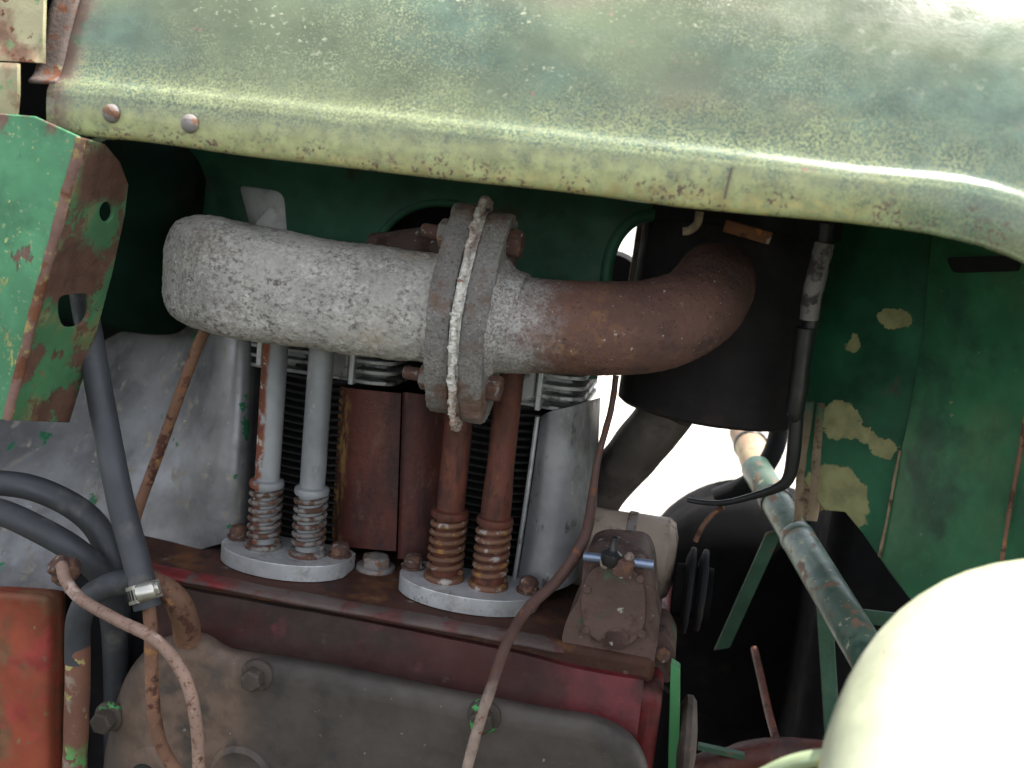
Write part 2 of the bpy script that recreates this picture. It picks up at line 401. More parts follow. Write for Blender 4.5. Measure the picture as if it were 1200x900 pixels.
mat('spring_rust', (.115, .055, .033), [((.30, .27, .25), [('n', 90, .56, .66, 4)], .55), ((.22, .115, .035), [('n', 110, .58, .66, 4)], .9)], rough=.6, bump=.5, bscale=300, bdist=.0006)
xb = P(398, 560, .08).x
mat('baffle_rust', (.082, .024, .018), [((.036, .016, .015), [('n', 26, .42, .64, 7, (1,1,.35))], .5), ((.105, .05, .035), [('n', 60, .54, .68, 8, (1,1,.4))], .7), ((.17, .14, .12), [('n', 90, .66, .74, 8, (1,1,.4))], .55),
    ((.26, .15, .05), [('a', 0, xb+.008, xb-.001, .010, 70), ('n', 60, .46, .56, 7, (1,1,.4))], .9)], rough=.40, bump=.6, bscale=160, bdetail=7, bdist=.0014)
mat('deck_paint', (.058, .024, .016), [((.125, .052, .022), [('n', 24, .52, .68, 5)], .9), ((.04, .022, .02), [('n', 30, .52, .66, 5)], .8), ((.12, .095, .08), [('n', 70, .62, .70, 6)], .9)], rough=.75, bump=.6, bscale=180, bdist=.0015)
mat('block_red', (.044, .013, .011), [((.036, .023, .019), [('n', 18, .44, .62, 5, (.5,1,1))], .8), ((.085, .020, .020), [('n', 30, .58, .72, 5)], .5), ((.11, .014, .017), [('a', 0, -.085, -.035, .06, 25), ('n', 26, .36, .56, 6)], .45), ((.075, .062, .055), [('n', 60, .62, .74, 8)], .9)], rough=.7, bump=.5, bscale=150, bdist=.0015)
mat('block_edge', (.095, .070, .064), [((.10, .04, .035), [('n', 40, .48, .62, 5)], .8), ((.16, .02, .022), [('a', 0, -.30, -.345, .05, 25), ('n', 30, .4, .55, 6)], .5)], rough=.75, bump=.6, bscale=150, bdist=.0015)
cvl = P(200, 820, -.055)
mat('cover_grime', (.062, .051, .045), [((.040, .034, .031), [('n', 12, .45, .65, 4)], None),
    ((.13, .088, .066), [('b', (cvl.x+.005, cvl.y, cvl.z), (.055, .2, .11), .5, .03, 25), ('n', 30, .3, .5, 4)], .75),
    ((.15, .12, .08), [('n', 40, .64, .74, 5), ('b', (cvl.x, cvl.y, cvl.z), (.08, .2, .12), .6, .03, 25)], .85),
    ((.16, .15, .14), [('n', 190, .72, .75, 3)], .8)], rough=.62, bump=.3, bscale=140, bdist=.0015, spec=.4)
mat('pump_cast', (.088, .055, .046), [((.055, .030, .026), [('n', 45, .48, .62, 5)], .85), ((.30, .30, .26), [('n', 110, .66, .70, 4)], .7), ((.06, .09, .06), [('n', 30, .62, .7, 4)], .7)], rough=.7, bump=.6, bscale=200, bdist=.0015)
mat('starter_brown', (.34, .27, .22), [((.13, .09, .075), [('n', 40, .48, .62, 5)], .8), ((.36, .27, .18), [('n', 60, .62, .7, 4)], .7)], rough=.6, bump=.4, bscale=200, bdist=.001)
mat('outlet_brown', (.10, .085, .075), [((.055, .045, .042), [('n', 30, .45, .62, 5)], .8)], rough=.65, bump=.5, bscale=220, bdist=.001)
mat('blued_steel', (.20, .25, .36), [((.10, .10, .12), [('n', 80, .55, .66, 4)], .6)], rough=.3, metal=.6)
mat('clamp_steel', (.62, .60, .54), [((.40, .35, .24), [('n', 70, .5, .66, 4)], .5)], rough=.35, metal=.75)
mat('dark_slot', (.02, .02, .02), rough=.8)
zpk = P(210, 700, -.12)
mat('pink_rust_pipe', (.25, .165, .13), [((.13, .06, .04), [('n', 240, .52, .62, 7)], .9), ((.16, .075, .055), [('n', 40, .58, .68, 4)], .85), ((.40, .30, .26), [('n', 50, .6, .7, 4)], .7)], rough=.7, bump=.5, bscale=350, bdist=.0008)
mat('brown_pipe', (.19, .10, .065), [(RUSTD, [('n', 70, .52, .62, 5)], .85), ((.28, .14, .06), [('n', 90, .58, .66, 4)], .9)], rough=.75, bump=.6, bscale=300, bdist=.001)
zo = P(600, 740, -.03).z
mat('oil_pipe_mat', (.085, .048, .04), [((.28, .215, .18), [('a', 2, zo-.012, zo-.035, .03, 60), ('n', 90, .25, .5, 4)], .7), (RUST, [('n', 110, .58, .64, 5)], .9)], rough=.6, bump=.4, bscale=300, bdist=.0008)
mat('flaked_green_pipe', (.14, .065, .045), [((.20, .15, .12), [('n', 60, .54, .64, 5)], .8), ((.07, .30, .09), [('a', 2, .80, .77, .05, 45), ('n', 38, .47, .50, 5)], .5), ((.28, .24, .10), [('n', 60, .60, .64, 4)], .8)], rough=.75, bump=.6, bscale=280, bdist=.001)
mat('orange_tank', (.24, .055, .030), [((.15, .075, .04), [('n', 16, .45, .62, 5)], .75), ((.27, .045, .038), [('n', 22, .56, .68, 4)], .5), ((.17, .12, .07), [('n', 80, .64, .7, 5)], .85)], rough=.55, bump=.3, bscale=160, bdist=.001)
def chip(px, py, rx, rz, dist=.016, sc=100):
    c = PPl(px, py, BA, BN); return ('b', tuple(c), (rx, .25, rz), .04, dist, sc)
BA = P(945, 480, .20); _b2 = P(1090, 480, .13)
BN = (_b2 - BA).cross(Vector((0,0,1))).normalized()
CH = [chip(1048, 373, .011, .008), chip(1000, 402, .005, .008), chip(985, 492, .014, .017), chip(1008, 508, .014, .008), chip(1035, 525, .010, .008), chip(975, 590, .026, .034)]
mat('bulkhead_green', (.020, .100, .050), [((.015, .065, .036), [('n', 12, .42, .64, 4)], None), ((.055, .062, .04), [('n', 20, .60, .72, 5)], .7),
    ((.25, .25, .12), [CH], .75, None, -.3)], rough=.45, bump=.25, bscale=90, bdist=.0012)
mat('bulkhead_front_green', (.028, .125, .058), [((.060, .115, .055), [('n', 9, .48, .70, 4)], .6), ((.019, .07, .04), [('n', 14, .5, .68, 4)], None), ((.25, .22, .12), [('n', 160, .70, .74, 4)], .8)], rough=.45, bump=.25, bscale=90, bdist=.0012)
mat('raw_edge', (.24, .18, .115), [((.11, .065, .04), [('n', 70, .48, .60, 5)], .85)], rough=.75, bump=.5, bscale=250, bdist=.001)
mat('channel_tan', (.20, .15, .095), [((.020, .09, .047), [('a', 2, 1.045, 1.085, .03, 50)], .5), ((.10, .06, .04), [('n', 80, .5, .64, 8)], .85)], rough=.6, bump=.5, bscale=250, bdist=.001)
mat('column_green', (.10, .15, .12), [((.045, .085, .065), [('n', 25, .45, .6, 4)], .4), ((.20, .13, .09), [('n', 60, .56, .64, 5)], .8), ((.34, .34, .24), [('n', 110, .62, .68, 5)], .6)], rough=.35, bump=.3, bscale=200, bdist=.0008)
mat('brace_green', (.045, .10, .066), [((.14, .09, .06), [('n', 45, .56, .64, 5)], .8)], rough=.5, bump=.3, bscale=200)
mat('painted_sun_tube', (.42, .28, .19), [((.5, .42, .26), [('n', 30, .5, .6, 4)], .6)], rough=.6)  # pale tan stands in for sun on the column's far part
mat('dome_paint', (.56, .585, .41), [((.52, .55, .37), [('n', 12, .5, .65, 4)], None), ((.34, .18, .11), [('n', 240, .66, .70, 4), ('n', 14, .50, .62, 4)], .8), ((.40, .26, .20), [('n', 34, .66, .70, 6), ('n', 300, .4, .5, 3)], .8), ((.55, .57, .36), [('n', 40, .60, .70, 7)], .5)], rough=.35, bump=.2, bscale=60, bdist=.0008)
mat('pale_strip', (.33, .40, .24), [((.42, .40, .16), [('n', 110, .55, .62, 5)], .7)], rough=.5)
mat('tan_post', (.30, .24, .17), [((.18, .13, .09), [('n', 60, .5, .62, 4)], .8)], rough=.7)
mat('grey_sheet', (.80, .78, .80), [((.68, .66, .68), [('n', 30, .5, .65, 4)], .7)], rough=.55)
mat('green_strip', (.045, .17, .065), [(RUST, [('n', 60, .58, .64, 5)], .8)], rough=.5)
mat('ground_gravel', (.52, .49, .44), [((.42, .40, .35), [('n', 3, .45, .65, 5)], None), ((.58, .55, .50), [('n', 40, .5, .7, 5)], None),
    ((.05, .045, .036), [('a', 1, 1.1, .7, .5, 2)], .95), ((.03, .04, .016), [('a', 1, .7, .2, .8, 2), ('n', 4, .45, .6, 6)], .95)], rough=.95, bump=.5, bscale=30, bdist=.01, spec=.2)  # ground on the near side darkened to cut bounce light onto the engine

# ------------------------------------------------------------------ ground
g = MB(); g.add([(-400,-400,0),(400,-400,0),(400,400,0),(-400,400,0)], [(0,1,2,3)])
g = g.build('ground', 'ground_gravel', smooth=0); g['kind'] = 'structure'

# ------------------------------------------------------------------ bolt helper
def hexbolt(mb, base, axis, r, h, ch=.15, a0=0, washer=0):
    if washer: mb.lathe(base, axis, [(r*1.35, -.001), (r*1.35, washer*.8), (r*1.28, washer)], 20)
    b = Vector(base) + Vector(axis).normalized()*washer
    mb.lathe(b, axis, [(r*.98, -.0005), (r, h*.1), (r, h*(1-ch)), (r*.86, h)], 6, a0=a0)
    return mb

# ------------------------------------------------------------------ hood
HY = -.10
low = [(P(a,b,HY).x, P(a,b,HY).z) for a, b in [(50,154),(160,165),(400,195),(700,229),(800,242),(1000,261),(1080,270),(1120,279),(1160,290),(1200,306),(1250,332)]]
cre = [(P(a,b,HY).x, P(a,b,HY).z) for a, b in [(60,94),(300,116),(400,128),(700,162),(800,171),(1000,197),(1100,206),(1150,213),(1200,228),(1250,248)]]
hood = thing('engine_hood', 'long faded green sheet metal hood with speckled yellow lower edge over the engine', 'hood', (0, .2, 1.22))
def hood_loft(x0, x1, n, above_only=False, dyo=0):
    mb = MB(); prof_n = None; V = []
    for i in range(n+1):
        x = x0 + (x1-x0)*i/n
        zl = interp(low, x); zc = interp(cre, x); h = zc - zl
        b = min(1.6, max(1., h/.032))
        pr = []
        if not above_only:
            pr += [(.012, zl+.001), (.004, zl-.0004), (.0008, zl+.0008), (0, zl+.004)]
            for t in (.25, .45, .65, .8): pr.append((-.0012*math.sin(t*3.1), zl + h*t))
            pr += [(.0000, zl+h*.84), (.0008, zl+h*.90)]
        pr += [(.0018, zc-.0012), (.0034, zc+.0004), (.0050, zc+.0017), (.0064, zc+.0035), (.0078, zc+.0064), (.0098, zc+.0125), (.0116, zc+.019)]
        a = math.radians(74); y, z = pr[-1]
        for k in range(26):
            st = .0085 if k < 18 else .022
            y += math.cos(a)*st; z += math.sin(a)*st
            a -= math.radians(1.7 if k < 18 else 5.0)
        # collected again so that every step becomes a point
            pr.append((y, z))
        top = pr[-1]
        half = list(pr)
        yc = .21                                     # tractor centre line
        full = half + [(yc, top[1] + .006)] + [(2*yc - q[0] - 0, q[1]) for q in half[::-1]]
        V.append([Vector((x, HY + q[0] + dyo, q[1])) for q in full])
    m = len(V[0]); vv = [p for r in V for p in r]; ff = []
    for i in range(n):
        for j in range(m-1): ff.append((i*m+j, (i+1)*m+j, (i+1)*m+j+1, i*m+j+1))
    mb.add(vv, ff); return mb
xl = P(57, 125, HY).x; xr = .55
hm = hood_loft(xl, xr, 70)
hm.v = [p + Vector((0, .0026*noise.noise(p*7) + .0008*noise.noise(p*22), .0009*noise.noise(p*14 + Vector((3,1,7))))) for p in hm.v]
hs = hm.build('hood_shell', 'hood_paint', hood, smooth=60)
sol = hs.modifiers.new('sol', 'SOLIDIFY'); sol.thickness = .0018; sol.offset = -1
for (a, b) in ((131, 133), (223, 145)):
    c = P(a, b, HY-.002)
    mb = MB(); mb.lathe(c + Vector((0,.003,0)), (0,-1,0), [(.0058,0),(.0060,.002),(.0057,.0042),(.0047,.0060),(.0028,.0072),(.001,.0076)], 18)
    mb.build('rivet', 'grey_bolt', hood)
# rusted joint strip folded at the hood's left end, a few millimetres proud
js = hood_loft(P(46, 60, HY+.01).x, P(77, 60, HY+.01).x, 4, True, -.0016); js.v = [p + noise.noise_vector(p*60)*.0008 for p in js.v]
o = js.build('joint_strip', 'rusty_edge', hood, smooth=60); sol = o.modifiers.new('sol', 'SOLIDIFY'); sol.thickness = .0022; sol.offset = -1
seam = MB(); seam.sweep([P(858,196,HY-.0014), P(853,215,HY-.0016), P(849,233,HY-.0012)], .0007, n=6); seam.build('seam', 'rusty_edge', hood)

cowl = thing('grille_cowl', 'rusty cream front cowl sheet at the upper left corner beyond the dark gap', 'cowl', P(0, 70, -.1))
mb = MB(); rows = []
for a in (-160, -80, -20, 20, 38, 50):
    zz = 8 if a == 50 else 0
    rows.append([P(a, 72 + (a-20)*.05 + zz*0, -.104 if a < 40 else -.098), P(a, 40, -.100), P(a+1, 0, -.096), P(a+2, -60, -.086), P(a+4, -140, -.06)])
mb.patch(rows, 4, th=(0, .003, 0)); mb.build('upper_sheet', 'cowl_paint', cowl, smooth=50)
mb = MB()
mb.patch([[P(a, 74 + (a-20)*.05, -.110), P(a, 84 + (a-20)*.04, -.112), P(a, 110, -.112), P(a-2, 134 + (a-20)*.05, -.110)] for a in (-160, -60, 0, 20)], 4, th=(0, .003, 0))
mb.build('lower_strip', 'cowl_paint', cowl, smooth=50)
tag(MB().box(-.95, P(64,60,-.03).x, -.03, -.026, P(30,150,-.03).z-.02, 1.42).box(-.95, P(64,60,-.03).x, -.026, .5, 1.416, 1.42).box(-.954, -.95, -.03, .5, .9, 1.42).build('gap_light_block', 'shade_black', smooth=0), 'added black sheets filling the gap between hood and front cowl and blocking light', 'sheet')  # black sheets added for the dark gap, roof and end keep light out

# ------------------------------------------------------------------ folded green bracket on the left
BY = -.118
br = thing('side_bracket', 'green and rusty folded sheet bracket with two punched holes at left edge', 'bracket', P(10, 490, BY))
face = [(-160, 122), (-60, 128), (40, 136), (93, 160), (86, 200), (60, 300), (35, 395), (12, 486), (4, 492), (-160, 500)]
mb = MB(); mb.plate([P(a, b, BY) for a, b in face], [], (0, .0025, 0)); mb.build('face_plate', 'bracket_paint', br, bevel=.0008)
# flange: runs straight back from the fold line
f0, f1 = P(95, 162, BY), P(8, 491, BY)
fn = (f1 - f0).cross(Vector((0, 1, 0))).normalized()
bracket_flange_mat(tuple(PPl(80,318,f0,fn)), tuple(PPl(118,205,f0,fn)))
fl = [(94,160),(120,168),(137,188),(147,215),(143,250),(128,320),(108,395),(90,455),(78,494),(9,491),(52,330)]
fo = [PPl(a, b, f0, fn) for a, b in fl]
h1 = [PPl(a, b, f0, fn) for a, b in roundpoly([(65,345),(100,342),(101,368),(90,382),(70,383),(64,365)], 9, 4)]
h2 = [PPl(a, b, f0, fn) for a, b in circ(121, 247, 8, 12, 16)]
mb = MB(); mb.plate(fo, [h1, h2], fn*.0026); mb.build('flange_plate', 'bracket_flange_paint', br, bevel=.0007)
mb = MB(); mb.sweep([f0 + Vector((.0003,0,0)), f0.lerp(f1, .5) + Vector((.0003,-.0006,0)), f1], .0032, n=12, sub=14, lump=.001, lsc=120); mb.build('fold_edge', 'bracket_edge_rust', br)

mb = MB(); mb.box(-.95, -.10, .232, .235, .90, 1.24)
tag(mb.build('rear_light_block', 'shade_black', smooth=0), 'added black sheet blocking bright leaks behind the cylinders', 'sheet')  # added to stop bright sky leaking between the cylinders
# ------------------------------------------------------------------ shroud, fan housing
SY = .13
sh = thing('air_shroud', 'shade darkened green cooling air shroud with arched openings behind the exhaust manifold', 'shroud', P(480, 430, SY))
outer = [(215,140),(420,150),(760,180),(830,190),(824,244)] + [(790,250),(765,252),(744,258),(728,272),(718,290),(712,312),(709,340),(700,445),(330,400),(225,330)]
arch = [(425,345),(428,318),(436,292),(452,268),(472,250),(496,240),(522,238),(545,242),(566,256),(580,280),(586,310),(588,350)]
win = roundpoly([(279,217),(332,224),(338,300),(300,300),(291,262)], [6,14,6,4,10], 4)
mb = MB(); mb.plate([P(a,b,SY) for a,b in outer], [[P(a,b,SY) for a,b in arch], [P(a,b,SY) for a,b in win]], (0,.003,0))
mb.build('shroud_plate', 'shroud_shade_green', sh, bevel=.001)
mb = MB(); mb.sweep([P(a,b,SY+.001) for a,b in arch[1:-1]], .0034, n=10, sub=4); mb.build('arch_rim', 'shroud_shade_green', sh)
mb = MB(); mb.sweep([P(a,b,SY-.001) for a,b in [(800,249),(765,252),(744,258),(728,272),(718,290),(712,312),(709,340),(706,380)]], .005, n=10, sub=4); mb.build('edge_rim', 'shroud_shade_green', sh)
# duct box behind the arch, so that it opens into a dark duct
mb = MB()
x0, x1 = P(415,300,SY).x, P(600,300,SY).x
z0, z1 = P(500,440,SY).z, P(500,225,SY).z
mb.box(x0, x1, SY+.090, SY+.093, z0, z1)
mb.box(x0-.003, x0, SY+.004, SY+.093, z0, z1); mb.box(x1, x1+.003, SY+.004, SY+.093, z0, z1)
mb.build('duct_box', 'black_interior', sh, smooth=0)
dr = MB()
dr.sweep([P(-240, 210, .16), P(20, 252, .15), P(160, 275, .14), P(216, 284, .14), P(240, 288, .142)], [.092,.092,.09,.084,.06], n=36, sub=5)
tag(dr.build('fan_housing', 'fan_shade_green'), 'green rounded fan housing darkened by painted shade behind the bracket', 'housing')
mb = MB(); mb.box(P(262,260,.158).x, P(350,260,.158).x, .158, .160, P(300,310,.158).z, P(300,200,.158).z)
gs = thing('grey_end_sheet', 'pale grey sheet seen through the small shroud window above the manifold', 'sheet', P(300, 300, .22))
mb.build('sheet', 'grey_sheet', gs, smooth=0)
mb = MB(); mb.plate([P(a,b,.146) for a,b in [(290,285),(298,262),(314,243),(345,243),(345,300),(290,300)]], [], (0,.0118,0)); mb.build('raised_box', 'grey_sheet', gs, bevel=.002)

# ------------------------------------------------------------------ exhaust manifold
man = thing('exhaust_manifold', 'grey cast iron exhaust manifold pipe with rough pitted surface and bolted flange', 'manifold', P(360, 420, 0))
k = .00062
sec = [(545,366,.0,58,58),(505,362,0,61,60),(480,359,0,62,62),(440,354,0,64,64),(380,345,0,66,66),(320,335,0,68,68),(288,329,.001,68.5,68),(266,323,.009,68.5,66),(256,320,.028,68,66),(254,318,.06,66,64),(254,316,.125,64,62)]
mb = MB(); mb.sweep([P(a,b,y) for a,b,y,_,_ in sec], [(c*k, d*k) for _,_,_,c,d in sec], n=150, sub=34, lump=.0024, lsc=26, ref=(0,0,1), sup=[(0,2.05),(.2,2.3),(.45,2.6),(.62,3.6),(1,3.6)])
mb.v = [p + noise.noise_vector(p*150)*.0008 + noise.noise_vector(p*340)*.00055 + noise.noise_vector(p*700)*.0003 for p in mb.v]
mb.build('pipe', 'cast_iron', man, smooth=70)
# flange frame
fb, ft = P(537, 488, 0), P(571, 243, 0)
U = (ft - fb).normalized(); ax = (P(640,383,0) - P(480,359,0)).normalized()
N_ = (ax - U*ax.dot(U)).normalized(); V_ = N_.cross(U).normalized()    # V_ points away from or to the camera
if V_.y > 0: V_ = -V_
FC = (fb + ft)/2
def oblong(rc, re, he, n=10, grow=0):
    """outline in (V,U): central disc radius rc with ears of radius re at +-he"""
    pts = []
    for i in range(72):
        a = 2*math.pi*i/72
        d = Vector((math.cos(a), math.sin(a)))
        # support-like radial distance: max of disc and hull to ears
        best = 0
        for t in [j/20 for j in range(-20, 21)]:
            cy = he*t; r = rc + (re - rc)*abs(t)**1.3
            b = d.y*cy; disc = b*b - (cy*cy - r*r)
            if disc > 0: best = max(best, b + math.sqrt(disc))
        pts.append((d.x*(best+grow), d.y*(best+grow)))
    return pts
H = (ft-fb).length/2
FO = oblong(.044, .020, H - .020)
def fl3(off, o=FO, du=0): return [FC + V_*v + U*(u+du) + N_*off for v, u in o]
def flange(name, mt, parent, o0, th, du=0):
    mb = MB(); n = 72
    FF = [tuple(Vector(FO[i//4]).lerp(Vector(FO[(i//4+1) % 72]), (i % 4)/4)) for i in range(288)]; n = 288
    lays = [(0,.92),(0,.985),(.0018,1.0)] + [(.0018 + (th-.0036)*q/8, 1.0) for q in range(1, 8)] + [(th-.0018,1.0),(th,.985),(th,.92)]
    V = []
    for h, s in lays:
        for v, u in FF: V.append(FC + V_*(v*s) + U*(u*s+du) + N_*(o0+h))
    K = len(lays)
    F = [(i*n+j, i*n+(j+1)%n, (i+1)*n+(j+1)%n, (i+1)*n+j) for i in range(K-1) for j in range(n)] + [tuple(range(n))[::-1], tuple(range((K-1)*n, K*n))]
    mb.add(V, F)
    mb.v = [p + noise.noise_vector(p*70)*.0010 + noise.noise_vector(p*240)*.0008 + noise.noise_vector(p*520)*.0005 for p in mb.v]
    return mb.build(name, mt, parent, smooth=50)
flange('flange', 'cast_flange', man, -.0215, .0165, .001)
mb = MB(); mb.sweep([FC - N_*.042, FC - N_*.030, FC - N_*.0205], [.0375, .0385, .0425], n=120, sub=12, lump=.0015, lsc=60); mb.jitter(.0007, 260); mb.build('neck', 'cast_iron', man, smooth=70)
elb = thing('exhaust_elbow', 'rusty brown exhaust elbow pipe bending back into the muffler, ashy grey at flange', 'exhaust pipe', P(700, 440, 0))
sec = [(575,377,0,58),(598,380,0,56),(615,381,0,55),(650,383,0,53.5),(700,385,0,53),(748,384,.002,51.5),(788,376,.012,51),(816,361,.034,50.5),(832,342,.066,50.5),(840,326,.11,50.5)]
mb = MB(); mb.sweep([P(a,b,y) for a,b,y,_ in sec], [c*k for *_, c in sec], n=120, sub=26, lump=.001, lsc=35)
mb.v = [p + noise.noise_vector(p*180)*.0004 + noise.noise_vector(p*420)*.0003 for p in mb.v]
mb.build('pipe', 'elbow_rust', elb, smooth=70)
flange('flange', 'cast_flange', elb, .0035, .0165, -.002)
mb = MB(); mb.sweep([FC + N_*.0195, FC + N_*.026, FC + N_*.036], [.0425, .0365, .0345], n=120, sub=12, lump=.0012, lsc=60); mb.jitter(.0007, 260); mb.build('neck', 'elbow_rust', elb, smooth=70)
# gasket: ragged fibre sheet squeezed out between the flanges
gm = MB(); pts = []; rr = []
GO = oblong(.0445, .0205, H - .0165)
NG = 288; GO2 = [GO[int(i/4)] if i % 4 == 0 else tuple(Vector(GO[int(i/4)]).lerp(Vector(GO[(int(i/4)+1) % 72]), (i % 4)/4)) for i in range(NG)]
for i, (v, u) in enumerate(GO2):
    q = Vector((v, u)); l = q.length
    e = .0030*noise.noise(Vector((v*170, u*170, 3))) + .0032*noise.noise(Vector((v*520, u*520, 9)))
    q = q*(1 + (e+.0008)/l)
    wob = .0010*noise.noise(Vector((v*60, u*60, 5)))
    pts.append(FC + V_*q.x + U*(q.y - .002*(q.y < -.05)) + N_*(-.0008 + wob - q.y*0.008))
    rr.append((.0022 + .0008*noise.noise(Vector((v*90, u*90, 1))), .0030 + .0012*noise.noise(Vector((v*90, u*90, 7)))))
rr = [(max(.0012, a), max(.0018, b)) for a, b in rr]
gm.sweep(pts, rr, n=16, sub=4, closed=True, lump=0, ref=tuple(V_))
gm.v = [p + noise.noise_vector(p*190)*.0016 + noise.noise_vector(p*430)*.0014 + noise.noise_vector(p*1000)*.0007 for p in gm.v]
gm.plate([FC + V_*v*.97 + U*u*.97 + N_*(-.0045) for v, u in FO], [], N_*.0075)
tag(gm.build('flange_gasket', 'gasket_fibre', smooth=80), 'frayed white fibre gasket squeezed between the two exhaust flanges', 'gasket')
# fibre tufts hanging from the gasket
# flange bolts
def flange_bolt(u, v, label):
    c = FC + U*u + V_*v
    t = thing('flange_bolt', label, 'bolt', c - U*.01, 'bolts clamping the exhaust flanges')
    mb = MB(); hexbolt(mb, c + N_*.0195, N_, .0105, .0100, a0=.3); mb.build('head', 'rust_bolt', t, bevel=.0008)
    mb = MB(); hexbolt(mb, c - N_*.021, -N_, .0105, .0095, a0=.1); mb.build('nut', 'grey_bolt', t, bevel=.0008)
    mb = MB(); mb.lathe(c - N_*.028, -N_, [(.0050,0),(.0050,.014),(.0042,.0155)], 14); mb.build('stud_end', 'rust_bolt', t)
flange_bolt(H-.022, .004, 'rusty hex bolt through the top ear of the exhaust flanges')
flange_bolt(-H+.026, .004, 'rusty hex bolt through the bottom ear of the exhaust flanges')
# dark casting stub behind the flange
mb = MB(); mb.sweep([P(440,300,.07), P(480,295,.068), P(530,292,.066)], .018, n=24, lump=.001, lsc=60)
tag(mb.build('intake_stub', 'pump_cast'), 'dark brown pipe stub half hidden between manifold and shroud arch', 'pipe')

# ------------------------------------------------------------------ cylinders and heads
CYL = [-.305, -.148]
for i, cx in enumerate(CYL):
    t = thing('finned_cylinder', ['black finned engine cylinder behind the two grey pushrod tubes', 'black finned engine cylinder behind the two rusty pushrod tubes'][i], 'cylinder', (cx, .145, .905), 'air cooled cylinders')
    mb = MB(); mb.lathe((cx,.145,.90), (0,0,1), [(.052,0),(.052,.17)], 36); mb.build('barrel', 'finned_black', t)
    fins = MB()
    for kz in range(22):
        z = .918 + kz*.0066
        fins.lathe((cx,.145,z), (0,0,1), [(.050,0),(.066,.0004),(.066,.0020),(.050,.0026)], 40)
    f = fins.build('cooling_fins', 'finned_black', t); f['kind'] = 'stuff'
    zf = P(440, 452, .08).z
    t = thing('finned_casting', ['finned alloy cylinder head peeking out below the grey manifold', 'finned alloy cylinder head peeking out below the rusty elbow'][i], 'cylinder head', (cx, .14, zf), 'cylinder heads')
    xa, xb2 = cx-.062, cx+.072
    mb = MB(); mb.box(xa+.012, xb2-.012, .098, .20, zf+.002, zf+.062); hbody = mb.build('head_body', 'alloy_head', t, bevel=.003)
    for q in range(5):
        z = zf + .0005 + q*.0085
        o = roundpoly([(xa, .088), (xa+.02, .084), (xb2-.045, .082), (xb2-.02, .076), (xb2, .084), (xb2, .2), (xa, .2)], .008, 4)
        o = [Vector((a, b, z)) for a, b in o]
        mb = MB(); mb.plate(o, [], (0,0,.0032)); mb.build('fin', 'alloy_head', hbody, bevel=.0009)
    mb = MB(); mb.box(cx+.014, cx+.034, .078, .10, zf+.003, zf+.04); mb.build('boss', 'alloy_head', t, bevel=.003)
    mb = MB(); mb.box(cx+.035, cx+.0395, .074, .10, zf-.001, zf+.05); mb.build('rib', 'bright_alloy', t, bevel=.001)
    mb = MB(); mb.box(cx-.048, cx-.043, .076, .10, zf+.004, zf+.05); mb.build('rib', 'bright_alloy', t, bevel=.001)
# rusty baffles between the cylinders
bf = thing('cylinder_baffle', 'dark red rusty sheet baffle between the pushrod tube pairs', 'baffle', P(470, 645, .08))
mb = MB(); rows = []
for t_ in range(6):
    py0 = 455 + (640-455)*t_/5
    lx = 398 - 10*t_/5
    rows.append([P(lx, py0-2, .089), P(lx+12, py0, .080), P(lx+40, py0+3, .078), P(470-6*t_/5, py0+6, .081)])
mb.patch(rows, 5, th=(0,.0025,0)); mb.build('left_sheet', 'baffle_rust', bf, smooth=50)
mb = MB(); rows = []
for t_ in range(6):
    py0 = 460 + (655-460)*t_/5
    rows.append([P(472-6*t_/5, py0, .078), P(478-6*t_/5, py0, .075), P(500-6*t_/5, py0+3, .080), P(528-8*t_/5, py0+5, .092)])
mb.patch(rows, 5, th=(0,.0025,0)); mb.build('right_sheet', 'baffle_rust', bf, smooth=50)

# silver sheet cowls
mb = MB(); mb.patch([
    [P(-140,470,.19), P(60,425,.20), P(150,385,.19), P(215,370,.15), P(262,380,.095), P(290,388,.09), P(304,396,.11)],
    [P(-140,600,.06), P(60,570,.085), P(140,555,.085), P(210,545,.078), P(262,535,.062), P(288,530,.072), P(302,530,.10)],
    [P(-140,705,.02), P(70,696,.035), P(140,680,.05), P(195,658,.055), P(250,640,.055), P(284,632,.066), P(300,622,.10)]], 10, th=(0,.003,0))
mb.jitter(.0012, 14)
tag(mb.build('cylinder_cowl', 'silver_paint', smooth=60), 'large dented silver painted cooling cowl with green flakes left of the tubes', 'cowl')
pc = thing('cylinder_side_plate', 'scratched silver sheet plate right of the rusty pushrod tubes', 'plate', P(650, 690, .07))
mb = MB(); mb.patch([
    [P(634,488,.082), P(646,482,.074), P(672,476,.078), P(690,470,.098), P(703,466,.14)],
    [P(620,590,.080), P(634,586,.072), P(660,582,.074), P(684,575,.092), P(700,566,.14)],
    [P(604,692,.078), P(618,694,.068), P(646,694,.068), P(676,680,.086), P(697,655,.14)]], 8, th=(0,.003,0))
mb.jitter(.0006, 25); mb.build('sheet', 'silver_plate', pc, smooth=60)
mb = MB(); mb.sweep([P(630,488,.080), P(616,590,.078), P(601,690,.076)], [(.0035,.002)]*3, n=8); mb.build('edge_bead', 'bright_alloy', pc)

